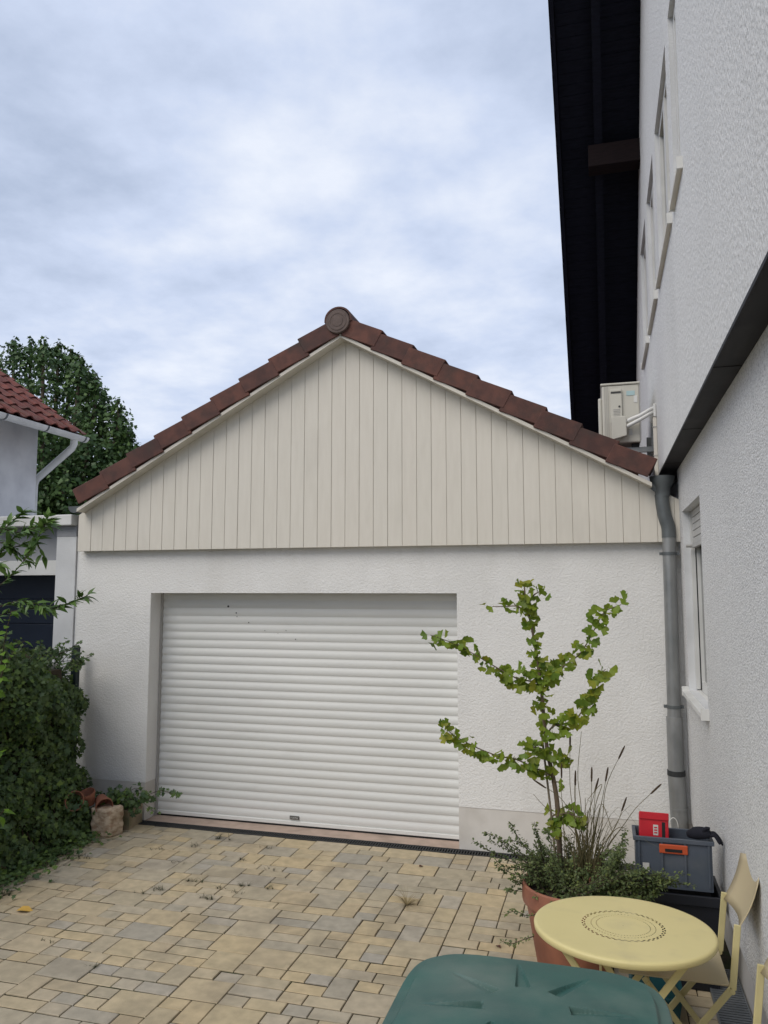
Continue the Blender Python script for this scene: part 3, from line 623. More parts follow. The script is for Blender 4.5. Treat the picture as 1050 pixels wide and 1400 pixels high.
for q in tips:
    b0 = TB + Vector((0, .1, 2.2)); mid = b0.lerp(q, .5) + Vector(((q.x - b0.x)*.22, (q.y - b0.y)*.2, -.2))
    path = smooth_path([b0, mid, q - Vector((0, 0, .9)) if q.z > 4.5 else b0.lerp(q, .8), q], 5); n = len(path)
    tk.tube(path, [.075*(1 - i/n)**.8 + .006 for i in range(n)], 6)
    for i, p in enumerate(path):
        f = i / (n - 1)
        if f < .22: continue
        wdt = .82 * (1 - f)**.95 + .055; cnt = int(165 * (1 - f)**.6) + 14
        a = rng.normal(size=(cnt, 3)) * np.array([wdt*.62, wdt*.62, .20*(1 - f) + .05])
        lp.append(np.array(p)[None] + a); o_ = a / (np.linalg.norm(a, axis=1)[:, None] + 1e-6); lnm.append(o_*.7 + rand_unit(cnt)*.7 + np.array([0, -.1, .45])); lsz.append(rng.uniform(.07, .14, cnt))
child(tk.build('trunk', 'bark', tr, smooth=True), tr)
lp = np.concatenate(lp); lnm = np.concatenate(lnm); lsz = np.concatenate(lsz)
child(leaf_cloud('crown', lp, lnm, lsz, IVY, 'tree_leaf', tr, down=.9), tr)
# ================================================================== FENCE with IVY
fe = empty('wire_fence', (-4.93, 6.48, 0)); tag(fe, 'dark green wire fence with square post against the garage wall', 'fence')
for y in (6.50, 4.6, 2.7):
    po = part(MB().box((-4.965, y - .03, -.05), (-4.905, y + .03, 1.585)), 'post', 'fence_green', fe, bevel=.004); MB().box((-4.968, y - .033, 1.5855), (-4.902, y + .033, 1.60)).build('cap', 'fence_green', po, bevel=.004)
m = MB()
for k in range(24): m.tube([(-4.935, 2.7, .1 + k*.06), (-4.935, 6.47, .1 + k*.06)], .0025, 4)
for k in range(62): m.tube([(-4.935, 2.72 + k*.06, .05), (-4.935, 2.72 + k*.06, 1.52)], .0022, 4)
o = part(m, 'wire_mesh', 'fence_green', fe); o['kind'] = 'stuff'
MB().box((-5.02, 6.12, 1.18), (-4.99, 6.34, 1.46)).build('sign_board', 'white_plastic')
tag(bpy.data.objects['sign_board'], 'small white board half hidden in the ivy beside the fence post', 'board')
iv = empty('ivy_hedge', (-4.8, 5.2, 0)); tag(iv, 'thick dark green ivy hedge grown over the wire fence', 'hedge')
def hump(y):      # (top z, half width) along the fence
    t = 1.60 + .05*math.sin(y*5.1) + .04*math.sin(y*11.7 + 1)
    if y > 6.10: t -= (y - 6.10) * .75
    return t
st = MB()
N = 17500; P_, N_, S_ = [], [], []
def xfront(y, z):
    z = max(z, 0); base = -4.62 + .05*math.sin(y*4 + z*3) + .06*math.sin(z*6.3 + y*2.2)
    skirt = .30 * max(0, 1 - z/.42)**1.4 + .10 * max(0, 1 - abs(z - .55)/.4)
    top = -.20 * max(0, (z - 1.15)/.5)**1.5
    return base + skirt * (1 if y < 6.05 else max(0, 1 - (y - 6.05)/.3)) + top - (.24 * max(0, (y - 5.75)/.7) if z > .5 else .13*max(0, (y-5.9)/.6))
while len(P_) < N:
    y = random.uniform(2.9, 6.49); z = random.uniform(.0, 1.72); t = hump(y)
    if z > t + .02: continue
    xf = xfront(y, z); dpt_ = abs(random.gauss(0, .075)); xf += .07*math.sin(y*9.3 + 2.2*math.sin(z*4.1)) * math.sin(z*5.7 + y*3.1) + .035*math.sin(z*17 + y*13); x = xf - dpt_ if random.random() < .9 else random.uniform(-5.15, xf)
    if z > t - .12: x = random.uniform(-5.2, xf)
    if topx((x, y, z)) is None or topx((x, y, z))[0] < -160: continue
    P_.append((x + random.gauss(0, .02), y, z)); nn = Vector((.75, -.35, .45)) + Vector((random.gauss(0, .5), random.gauss(0, .5), random.gauss(0, .45)))
    N_.append(tuple(nn)); S_.append(random.choice((random.uniform(.020, .042), random.uniform(.034, .070))))
# runners spilling over the paving
for k in range(900):
    y = random.uniform(4.6, 6.05); x = -4.42 + abs(random.gauss(0, .13)) - .05*(y - 5.4); P_.append((x, y, .012 + abs(random.gauss(0, .03)))); N_.append((random.gauss(0, .35), random.gauss(-.2, .35), 1)); S_.append(random.uniform(.022, .05))
child(leaf_cloud('ivy_foliage', P_, N_, S_, IVY, 'ivy_leaf', iv, down=.8, kind='stuff'), iv)
for k in range(46):
    y = random.uniform(3.2, 6.45); pts = [(xfront(y, .02) - .12, y, 0)]
    for z in np.arange(.15, hump(y), .18): y += random.gauss(0, .05); y = min(y, 6.47); pts.append((xfront(y, z) - .07 - random.random()*.08, y, z))
    st.tube(smooth_path(pts, 2), .006, 5)
tp, tn, ts = [], [], []
for k in range(70):
    y = random.uniform(4.2, 6.4); x = random.uniform(-5.0, -4.72); z = hump(y) - .05; h = random.uniform(.05, .20); d = Vector((random.gauss(.05, .06), random.gauss(-.02, .07), h))
    pts = smooth_path([Vector((x, y, z)), Vector((x, y, z)) + d*.6, Vector((x, y, z)) + d + Vector((.03, -.02, -.02))], 3); st.tube(pts, .003, 4)
    for q in pts:
        for _ in range(2): tp.append(q + Vector([random.gauss(0, .012) for _ in range(3)])); tn.append((random.gauss(.4, .5), random.gauss(-.5, .5), .7)); ts.append(random.uniform(.022, .05))
child(leaf_cloud('top_shoots', tp, tn, ts, IVY, 'ivy_leaf', iv, down=.3, kind='stuff'), iv)
child(st.build('ivy_stems', 'ivy_stem', iv, smooth=True), iv)['kind'] = 'stuff'
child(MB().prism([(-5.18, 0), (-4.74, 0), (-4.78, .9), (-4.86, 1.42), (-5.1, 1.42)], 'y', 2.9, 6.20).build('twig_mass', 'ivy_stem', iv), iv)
# ================================================================== LEAFY SHOOTS at the left
lv = [MB() for _ in range(3)]
def leaf_mesh(shape, name, mat, fold=.22, curl=.3):
    """leaf with a folded midrib, unit length along +y, normal +z"""
    k = len(shape)//2; vs = []; half = [p for p in shape if p[0] >= -1e-6]; half.sort(key=lambda p: p[1])
    ys = [p[1] for p in half]; xs = [p[0] for p in half]; b = MB()
    for x, y in zip(xs, ys):
        zc = -curl * y * y
        b.v += [(-x, y, zc + fold*x), (0, y, zc), (x, y, zc + fold*x)]
    for i in range(len(xs) - 1): b.f += [(3*i, 3*i+1, 3*i+4, 3*i+3), (3*i+1, 3*i+2, 3*i+5, 3*i+4)]
    return b.mesh(name, mat, smooth=True, fix=False)
LM = [leaf_mesh(LANCE, 'leaf', 'lance_leaf', .3, c) for c in (.15, .3, .45)]
LO = [leaf_mesh(OVAL, 'leaf', 'lime_leaf', .3, c) for c in (.12, .3)]
def put_leaf(me, parent, root, p, tip, nrm, size):
    t = Vector(tip).normalized(); n = Vector(nrm); n = (n - t * n.dot(t)).normalized(); s_ = t.cross(n)
    M = Matrix((s_, t, n)).transposed().to_4x4(); M.translation = Vector(p)
    o = bpy.data.objects.new('leaf', me); COL.objects.link(o); o.parent = parent
    o.matrix_basis = Matrix.Translation(-root.location) @ M @ Matrix.Scale(size, 4) if root else M @ Matrix.Scale(size, 4); return o
sh = empty('peach_sapling', (-5.0, 5.35, 0)); tag(sh, 'young fruit sapling with long narrow leaves reaching out above the ivy', 'sapling')
tw = MB()
bp = [onY(-60, 900, 5.35), onY(-30, 1000, 5.35)]
tw.tube([(-5.15, 5.35, 0), (-5.13, 5.35, 1.2), (-5.14, 5.33, 2.2), (-5.18, 5.36, 2.9)], [.016, .013, .01, .005], 6)
branches = [([(-20, 800), (0, 800), (30, 770), (45, 745), (58, 725), (66, 706)], 30), ([(-20, 790), (5, 750), (20, 735), (40, 722), (66, 716)], 28), ([(-20, 740), (0, 728), (18, 712), (35, 700)], 18),
            ([(-25, 725), (0, 722), (25, 728), (48, 722), (72, 712)], 20), ([(-25, 760), (0, 752), (20, 748), (36, 742)], 14), ([(-20, 850), (10, 838), (40, 832), (70, 832), (95, 824), (120, 814)], 44), ([(-15, 835), (10, 826), (28, 822), (50, 826), (62, 832)], 22), ([(-20, 745), (-2, 742), (10, 745), (22, 755), (38, 768)], 12), ([(40, 722), (52, 745), (60, 762)], 5), ([(-20, 770), (-8, 770), (2, 772)], 8)]
for bi, (pp, cnt) in enumerate(branches):
    yb = 5.30 + .10 * (bi % 3); path = smooth_path([onY(x, y, yb + .02*i) for i, (x, y) in enumerate(pp)], 5)
    tw.tube(path, [.005*(1 - .7*i/len(path)) + .001 for i in range(len(path))], 5)
    cnt = int(cnt*(2.1 if bi < 3 else 1.6))
    for k in range(cnt):
        f = (k + .5) / cnt; f = f**.8; i = min(int(f*(len(path)-1)), len(path)-2); p = path[i].lerp(path[i+1], f*(len(path)-1) - i); t = (path[i+1] - path[i]).normalized()
        side = Vector((0, 0, 1)).cross(t).normalized() * (1 if k % 2 else -1)
        tip = t*random.uniform(.4, 1.1) + side*random.uniform(.3, .9) + Vector((random.gauss(0, .35), random.gauss(0, .3), random.gauss(.02, .38)))
        put_leaf(random.choice(LM), sh, sh, p, tip, (random.gauss(0, .5), random.gauss(-.35, .5), 1), random.uniform(.085, .15))
child(tw.build('twig', 'ivy_stem', sh, smooth=True), sh)
sh2 = empty('lime_green_sprout', (-4.8, 5.0, 0)); tag(sh2, 'bright lime green shoots with broad leaves standing out of the ivy', 'plant')
tw = MB()
for pp, yb, cnt, lim in (([(-8, 960), (-2, 930), (4, 890), (10, 858), (16, 835)], 5.0, 14, 1), ([(-8, 955), (2, 925), (8, 900)], 4.95, 6, 1), ([(-12, 1140), (-4, 1120), (8, 1105)], 4.7, 6, 1), ([(-6, 940), (10, 905), (22, 885), (34, 876)], 5.1, 6, 1), ([(-10, 1050), (-4, 1030), (-1, 1020)], 4.8, 3, 1)):
    path = smooth_path([onY(x, y, yb) for x, y in pp], 4); tw.tube([path[0] - Vector((.15, 0, .35))] + path, .0035, 5)
    for k in range(cnt):
        f = (k + .8) / cnt; f = min(f, 1); i = min(int(f*(len(path)-1)), len(path)-2); p = path[i].lerp(path[i+1], f*(len(path)-1) - i)
        tip = Vector((random.uniform(-.2, 1), random.gauss(-.3, .5), random.uniform(-.5, .35)))
        put_leaf(random.choice(LO), sh2, sh2, p, tip, (random.gauss(.2, .3), random.gauss(-.5, .4), .8), random.uniform(.06, .10))
child(tw.build('stem', 'ivy_stem', sh2, smooth=True), sh2)
# ================================================================== STONES, TROUGH, POTS by the garage wall
def rough_block(name, c, s, rz, mat, amp, sub_=10, seed=1):
    bm = bmesh.new(); bmesh.ops.create_cube(bm, size=1); bmesh.ops.subdivide_edges(bm, edges=bm.edges, cuts=sub_, use_grid_fill=True)
    r_ = random.Random(seed); ph = [r_.uniform(0, 6) for _ in range(12)]
    for v in bm.verts:
        p = v.co; q = Vector((p.x*s[0], p.y*s[1], p.z*s[2])); n = Vector((p.x**5, p.y**5, p.z**5)); n = n.normalized() if n.length > 0 else n
        h = (math.sin(q.z*55 + 6*math.sin(q.x*14 + ph[0]) + ph[1]) + .7*math.sin(q.x*38 + q.y*31 + ph[2]) + .6*math.sin(q.z*90 + q.x*60 + ph[3]) + .5*math.sin(q.y*70 + ph[4]))*.4
        rr = max(abs(p.x), abs(p.y), abs(p.z)); cnr = sorted((abs(p.x), abs(p.y), abs(p.z)))
        v.co = q * (1 - .05 * (cnr[1]*2)**8) + n * (h * amp)
    me = bpy.data.meshes.new(name); bm.to_mesh(me); bm.free(); me.materials.append(MATS[mat]); me.polygons.foreach_set('use_smooth', [True]*len(me.polygons))
    return link(name, me, None, c, (0, 0, rz))
b = rough_block('rough_stone_block', (-4.285, 6.165, .115), (.225, .17, .245), R(-8), 'rough_stone', .011, seed=3); tag(b, 'rough hewn sandstone block at the corner of the ivy bed', 'stone')
tg = empty('stone_trough', (-4.28, 6.40, 0)); tag(tg, 'mossy stone planting trough between rough block and garage door', 'trough')
m = MB(); M = Matrix.Translation((-4.33, 6.425, 0)) @ Matrix.Rotation(R(8), 4, 'Z')
for a, q in (((-.15, -.14, 0), (-.115, .14, .17)), ((.115, -.14, 0), (.15, .14, .17)), ((-.115, -.14, 0), (.115, -.105, .17)), ((-.115, .105, 0), (.115, .14, .17)), ((-.115, -.105, .0), (.115, .105, .05))): m.box(a, q, M)
part(m, 'basin', 'trough_stone', tg); part(MB().box((-.115, -.105, .05), (.115, .105, .15), M), 'soil', 'soil', tg)
pv = empty('trough_ivy', (-4.33, 6.42, .15)); tag(pv, 'small ivy plant growing in the stone trough', 'plant')
pp, nn, ss = [], [], []; stm = MB()
for k in range(16):
    p0 = Vector((-4.33 + random.gauss(0, .06), 6.42 + random.gauss(0, .05), .14)); d = Vector((random.gauss(.10, .16), random.gauss(-.05, .08), random.uniform(.06, .24))); p1 = p0 + d*.6 + Vector((0, 0, .06)); p2 = p0 + d + Vector((.02, -.02, -.03 if k % 3 else -.12))
    path = smooth_path([p0, p1, p2], 5); stm.tube(path, .0025, 4)
    for q in path:
        for _ in range(3): pp.append(q + Vector([random.gauss(0, .018) for _ in range(3)])); nn.append((random.gauss(.2, .5), random.gauss(-.5, .4), random.uniform(.2, 1))); ss.append(random.uniform(.03, .06))
child(leaf_cloud('foliage', pp, nn, ss, IVY, 'ivy_leaf', pv, down=.6), pv); child(stm.build('stems', 'ivy_stem', pv), pv)
def clay_pot(name, loc, rot, r, h, label, cat='pot', tilt=True):
    m = MB().lathe([(r*.62, 0), (r*.66, .004), (r*.92, h*.8), (r*.94, h*.8), (r, h*.82), (r, h), (r*.92, h), (r*.88, h*.8), (r*.58, .02), (.001, .02)], n=32)
    o = m.build(name, 'terracotta', None, smooth=35, loc=loc, rot=rot); tag(o, label, cat); return o
clay_pot('clay_pot', (-4.40, 6.22, .28), (R(105), 0, R(50)), .075, .14, 'terracotta pot lying on its side above the rough block')
clay_pot('clay_pot', (-4.60, 6.02, .31), (R(84), 0, R(62)), .085, .15, 'terracotta pot tipped open towards the paving, sunk in the ivy')
clay_pot('clay_pot', (-4.46, 6.15, .25), (R(20), R(-10), R(20)), .07, .12, 'small terracotta pot between the two fallen pots')
# ================================================================== BIG POT with ginkgo, grass and shrub
PC = Vector((-.215, 4.80, 0))
m = MB().lathe([(.001, 0), (.20, 0), (.205, .006), (.262, .34), (.264, .35), (.282, .355), (.286, .37), (.286, .455), (.276, .463), (.262, .455), (.255, .36), (.19, .03), (.001, .03)], n=56)
bpot = empty('plant_pot', PC); tag(bpot, 'large terracotta pot holding the ginkgo tree and grasses', 'pot')
m.build('pot_wall', 'terracotta', bpot, smooth=35); MB().lathe([(.001, .42), (.12, .425), (.256, .41)], n=40).build('soil', 'soil', bpot)
ipot = clay_pot('inner_pot', (-.05, 4.72, .40), (R(6), R(4), 0), .075, .115, 'little terracotta pot standing on the soil of the big pot')
gk = empty('ginkgo_tree', (-.27, 4.86, .42)); tag(gk, 'young ginkgo tree with yellow green fan leaves in the terracotta pot', 'tree')
zg = lambda x, y: (560 + x/3.044, 780 + y/3.044)
GY = 4.88
def gpath(pp, dy=0, n=5): return smooth_path([onY(*zg(x, y), GY + dy * i/(len(pp)-1)) for i, (x, y) in enumerate(pp)], n)
TRK = [(628, 1230), (625, 1180), (620, 1060), (612, 950), (595, 850), (575, 760), (562, 650), (548, 490), (535, 400), (518, 290), (500, 200), (482, 110), (478, 70)]
path = gpath(TRK); n = len(path)
child(MB().tube(path, [.016*(1 - .86*i/n) + .002 for i in range(n)], 10).build('trunk', 'bark', gk, smooth=True), gk)
sp_ = gpath([(610, 1230), (600, 1130), (585, 980), (566, 820), (545, 640)], .02); child(MB().tube(sp_, .0065, 8).build('support_cane', 'cane', gk, smooth=True), gk)
GPUT = []
def fan_mesh(seed):
    r_ = random.Random(seed); b = MB(); n = 11; A = R(r_.uniform(52, 66)); b.v.append((0, .0, 0)); b.v.append((0, .28, 0))
    cup = r_.uniform(.25, .5)
    for i in range(n):
        th = -A + 2*A*i/(n-1); rad = (.74 + .05*math.cos(th*9 + seed) - (.20 if i == n//2 else 0) - .05*abs(th))
        x, y = rad*math.sin(th), .26 + rad*math.cos(th)
        b.v.append((x, y, cup*x*x - .28*(y - .28)**2 + .03*math.sin(th*8)))
    # petiole as a thin blade
    k = len(b.v); b.v += [(-.012, 0, 0), (.012, 0, 0), (.012, .3, 0), (-.012, .3, 0)]
    b.f = [(1, i + 2, i + 3) for i in range(n - 1)] + [(k, k+1, k+2, k+3)]
    b.v[0] = (0, .27, 0)
    b.v = b.v; return b.mesh('leaf', 'ginkgo_leaf', smooth=True, fix=False)
GL = [fan_mesh(s_) for s_ in range(6)]
GB = [  # (points, leaf count, dy, leaf size)
 ([(548, 470), (500, 460), (450, 450), (400, 425), (330, 385), (250, 338), (170, 298), (85, 268)], 62, -.16, .056),
 ([(550, 460), (600, 425), (650, 392), (705, 350), (740, 300), (775, 235), (812, 172), (880, 142)], 52, -.12, .054),
 ([(562, 700), (595, 650), (640, 640), (690, 620), (730, 565), (762, 500), (782, 440), (815, 412)], 58, -.20, .058),
 ([(582, 850), (540, 830), (500, 812), (440, 785), (370, 772), (290, 742), (230, 712), (170, 675), (145, 632)], 58, -.18, .052),
 ([(500, 185), (450, 150), (400, 150), (345, 150)], 12, -.05, .044),
 ([(545, 470), (535, 400), (518, 290), (500, 200), (482, 110), (478, 72)], 48, .0, .054),
 ([(490, 130), (520, 100), (545, 85)], 10, -.05, .052),
 ([(585, 800), (620, 780), (655, 775), (675, 800)], 14, -.10, .056),
 ([(575, 760), (545, 740), (510, 735), (480, 750)], 14, -.08, .056),
 ([(560, 640), (552, 560), (548, 490)], 14, .0, .050),
 ([(615, 1010), (590, 1030), (605, 1070), (620, 1085)], 11, -.08, .056),
 ([(615, 1020), (660, 1010), (700, 1030), (715, 1050)], 18, -.12, .056),
 ([(600, 880), (625, 880)], 3, -.03, .038),
 ([(560, 470), (580, 430), (600, 400), (610, 390)], 12, -.05, .056)]
for bi, (pp, cnt, dy, sz) in enumerate(GB):
    path = gpath(pp, dy); n = len(path)
    if bi != 5 and bi != 9: child(MB().tube(path, [.0048*(1 - .75*i/n) + .001 for i in range(n)], 6).build('branch', 'bark', gk, smooth=True), gk)
    cnt = int(cnt * 1.5)
    for k in range(cnt):
        f = min(.999, (k//4*4 + 2 + random.gauss(0, .9)) / cnt) * (n - 1); f = max(f, 0); i = min(int(f), n - 2); p = path[i].lerp(path[i+1], f - i)
        tip = Vector((random.gauss(0, .55), random.gauss(-.45, .45), random.gauss(-.35, .6)))
        if random.random() < .18: tip.z = abs(tip.z) + .3
        nr_ = Vector((random.gauss(0, .45), random.gauss(-.75, .35), random.gauss(.55, .35)))
        GPUT.append((p + Vector((random.gauss(0, .014), random.gauss(0, .03), random.gauss(0, .014))), tip, nr_, sz * random.uniform(.75, 1.36)))
GPUT.sort(key=lambda q: -q[3]); gx = MB()
for k, (p, tip, nr_, sz) in enumerate(GPUT):
    me = random.choice(GL)
    if k < 298: put_leaf(me, gk, gk, p, tip, nr_, sz)
    else:                      # the smallest leaves, past the limit of single pieces
        t = tip.normalized(); q = (nr_ - t*nr_.dot(t)).normalized(); M = Matrix((t.cross(q), t, q)).transposed().to_4x4(); M.translation = p
        gx.add([M @ (v.co*sz) for v in me.vertices], [tuple(f.vertices) for f in me.polygons])
child(gx.build('small_leaves', 'ginkgo_leaf', gk, smooth=True, fix=False), gk)['kind'] = 'stuff'
# --- fountain grass
fg = empty('fountain_grass', (-.12, 4.80, .42)); tag(fg, 'dry fountain grass with dark bristly seed heads beside the ginkgo', 'grass')
z3 = zg
stems = [([(740,1230),(725,1120),(688,960),(690,850)], 1), ([(730,1230),(735,1120),(755,960),(758,835)], 1), ([(745,1230),(770,1080),(800,960),(823,835)], 1), ([(700,1230),(690,1060),(668,900),(668,690)], 1),
 ([(760,1230),(800,1060),(818,900),(888,745)], 1), ([(720,1230),(700,1100),(640,960),(530,880)], 1), ([(750,1230),(740,1040),(760,960),(782,880)], 1), ([(770,1230),(800,1150),(860,1060),(897,960)], 1),
 ([(780,1230),(830,1140),(890,1060),(945,985),(1035,900)], 1), ([(735,1230),(690,1090),(690,960),(690,850)], 1), ([(760,1230),(770,1000),(800,890),(740,955)], 0), ([(750,1230),(790,1000),(810,985),(850,1110)], 0),
 ([(730,1230),(720,1100),(640,990),(632,820)], 1), ([(715,1230),(690,1100),(560,980),(515,930)], 0), ([(770,1230),(830,1110),(870,1070),(905,1075)], 0), ([(745,1230),(752,1100),(765,1010),(775,900)], 0), ([(720,1230),(715,1000),(700,850),(715,670)], 0)]
for si, (pp, hd) in enumerate(stems):
    path = smooth_path([onY(*zg(x, y), 4.78 + .02*(si % 5) - .05*i/len(pp)) for i, (x, y) in enumerate(pp)], 6); n = len(path)
    s_ = child(MB().tube(path, [.0028*(1 - .5*i/n) for i in range(n)], 5).build('stalk', 'grass_straw', fg), fg)
    if hd:
        d = (path[-1] - path[-2]).normalized(); a = path[-1] - d*.06; k = 10
        MB().tube([a + d*(.085*i/k) for i in range(k+1)], [.0018 + .0036*math.sin(PI*min(1, (i+.8)/(k+.8)))**.45 + random.uniform(0,.0006) for i in range(k+1)], 7).build('seed_head', 'seed_head', s_)
m = MB()
for k in range(90):
    a = Vector((random.gauss(-.13, .045), random.gauss(4.79, .045), .42)); h = random.uniform(.22, .52); l = Vector((random.gauss(.03, .10), random.gauss(-.02, .07), 0)); w_ = .0028
    pts = smooth_path([a, a + l*.3 + Vector((0, 0, h*.55)), a + l*1.0 + Vector((0, 0, h)), a + l*1.7 + Vector((0, 0, h*random.uniform(.7, 1.1)))], 3); q = len(m.v); sd_ = Vector((1, .3, 0)).normalized()
    for i, p in enumerate(pts): f = w_*(1 - i/len(pts)); m.v += [tuple(p - sd_*f), tuple(p + sd_*f)]
    m.f += [(q+2*i, q+2*i+1, q+2*i+3, q+2*i+2) for i in range(len(pts)-1)]
child(m.build('blades', 'grass_straw', fg, fix=False), fg)['kind'] = 'stuff'
# --- low shrub filling the pot
def twig_shrub(root, starts, leafmat, rl, step=.012, per=2, spread=.010, stick='ivy_stem'):
    tw = MB(); pp, nn, ss, td = [], [], [], []
    for pts, rad in starts:
        path = smooth_path(pts, 5); n = len(path); tw.tube(path, [rad*(1 - .7*i/n) for i in range(n)], 5)
        L_ = sum((path[i+1] - path[i]).length for i in range(n-1)); c_ = max(3, int(L_/step))
        for k in range(c_):
            f = (k/c_)**.8*(n-1); i = min(int(f), n-2); p = path[i].lerp(path[i+1], f - i); t = (path[i+1] - path[i]).normalized()
            for _ in range(per):
                d = Vector([random.gauss(0, 1) for _ in range(3)]); d = (d - t*d.dot(t)*.6).normalized()
                pp.append(p + d*spread*random.random()); td.append(d + t*.5); nn.append((random.gauss(0, .6), random.gauss(-.3, .5), 1)); ss.append(random.uniform(*rl))
    child(leaf_cloud('foliage', pp, nn, ss, OVAL, leafmat, root, down=.0, tipdir=[tuple(v) for v in td]), root)
    child(tw.build('twigs', stick, root), root)['kind'] = 'stuff'
cs_ = empty('cotoneaster_shrub', (-.25, 4.78, .42)); tag(cs_, 'low small leaved shrub spilling over the rim of the large pot', 'shrub')
st_ = []
for k in range(230):
    a = random.uniform(0, 2*PI); r0 = random.uniform(0, .2); p0 = Vector((PC.x + r0*math.cos(a), PC.y + r0*math.sin(a), .42)); a += random.gauss(0, .5)
    L_ = random.uniform(.10, .30); el = random.uniform(.1, 1.25); d = Vector((math.cos(a)*math.cos(el), math.sin(a)*math.cos(el), math.sin(el)))
    st_.append(([p0, p0 + d*L_*.55 + Vector((0, 0, .02)), p0 + d*L_ + Vector((0, 0, -.02 if el < .6 else .02))], .0022))
def zt(*pp): return [zg(x, y) for x, y in pp]
for pp in (((560,1240),(470,1180),(380,1120),(310,1085)), ((560,1240),(480,1150),(440,1090),(420,1050)), ((540,1250),(420,1210),(340,1170),(262,1125)), ((560,1250),(540,1130),(525,1090),(520,1045)), ((540,1260),(450,1240),(390,1230),(340,1185)),
           ((560,1240),(500,1170),(450,1130),(400,1120)), ((540,1270),(470,1270),(400,1250),(360,1225)), ((540,1250),(450,1190),(400,1150),(370,1110)), ((560,1240),(590,1150),(575,1090),(560,1085)), ((550,1250),(500,1210),(420,1170),(330,1120)),
           ((800,1260),(860,1180),(885,1120),(898,1080)), ((780,1260),(800,1200),(820,1180),(835,1160)), ((800,1270),(870,1210),(890,1180),(900,1110)), ((500,1320),(450,1330),(415,1335),(400,1320)), ((520,1290),(470,1300),(440,1290),(415,1280))):
    st_.append(([onY(*zg(x, y), 4.80 - .06*i) for i, (x, y) in enumerate(pp)], .003))
for pp in (((790,1225),(830,1225),(870,1215),(915,1205)), ((790,1230),(840,1235),(870,1225),(900,1220)), ((780,1220),(820,1210),(855,1200),(880,1192)), ((790,1225),(830,1215),(870,1205),(935,1208)), ((770,1225),(810,1232),(850,1235),(880,1230)), ((790,1230),(830,1200),(840,1180),(848,1160)), ((800,1225),(850,1212),(880,1212),(905,1212)),
           ((735,1250),(720,1252),(705,1246),(690,1250)), ((730,1280),(712,1286),(700,1290),(684,1286)), ((800,1235),(840,1222),(868,1232),(890,1238))):
    st_.append(([onY(x, y, 4.56 - .02*i) for i, (x, y) in enumerate(pp)], .003))
    if pp[0][0] > 760:
        for _ in range(5):
            st_.append(([onY(x + random.gauss(0, 5), y + random.gauss(-2, 7), 4.56 - .03*i + random.gauss(0, .03)) for i, (x, y) in enumerate(pp)], .002))
twig_shrub(cs_, st_, 'shrub_leaf', (.011, .023), step=.0085, per=2)
# ================================================================== BISTRO TABLE
TC = Vector((.048, 3.64, 0)); TZ = .712; TR = .376
tb = empty('bistro_table', TC); tag(tb, 'round pale yellow metal bistro table with perforated ring pattern', 'table')
rings = [.0025, .110, .1135, .132, .1355, .159, .1655, .1675, .174, .34, TR - .012, TR - .004, TR]
NSG = 240; m = MB()
zof = lambda r: TZ + (-.003 * max(0, (r - (TR - .012)) / .012)**2 - (.0025 if r >= TR else 0))
for r in rings:
    for j in range(NSG): a = 2*PI*j/NSG; m.v.append((r*math.cos(a), r*math.sin(a), zof(r)))
for i in range(len(rings) - 1):
    for j in range(NSG):
        hole = (i in (1, 3) and j % 4 < 2) or (i == 5 and j % 6 < 3) or (i == 7 and j % 6 >= 3)
        if not hole: m.f.append((i*NSG+j, i*NSG+(j+1) % NSG, (i+1)*NSG+(j+1) % NSG, (i+1)*NSG+j))
k = len(m.v)
for r, z in ((TR + .002, TZ - .010), (TR, TZ - .026), (TR - .004, TZ - .030), (TR - .012, TZ - .026), (TR - .012, TZ - .006)):
    for j in range(NSG): a = 2*PI*j/NSG; m.v.append((r*math.cos(a), r*math.sin(a), z))
pr_ = (len(rings)-1)*NSG
for q in range(5):
    for j in range(NSG): m.f.append((pr_+j, pr_+(j+1) % NSG, k+q*NSG+(j+1) % NSG, k+q*NSG+j))
    pr_ = k + q*NSG
tt_ = m.build('table_top', 'table_yellow', tb, smooth=50, fix=False); tt_.matrix_basis = Matrix.Translation((0, 0, TZ)) @ Matrix.Rotation(R(-2.6), 4, 'X') @ Matrix.Translation((0, 0, -TZ))   # table top hangs a little low at the far side
for sy in (-1, 1):
    y = sy*.20
    MB().bar((-.27, y, TZ - .034 - y*.045), (.27, y, TZ - .034 - y*.045), .022, .012).build('top_rail', 'table_yellow', tb)
    MB().bar((-.24, y, TZ - .041), (.25, y*1.05, .006), .026, .010, (0, 0, 1)).build('leg', 'table_yellow', tb)
    MB().bar((.24, y*.92, TZ - .041), (-.25, y*.92, .006), .026, .010, (0, 0, 1)).build('leg', 'table_yellow', tb)
for sx in (-1, 1): MB().tube([(sx*.245, -.21, .012), (sx*.245, .21, .012)], .008, 8).build('foot_bar', 'table_yellow', tb)
for sx in (-1, 1): MB().tube([(sx*.10, -.20, .45 if sx < 0 else .45), (sx*.10, .20, .45)], .006, 8).build('cross_rod', 'table_yellow', tb)
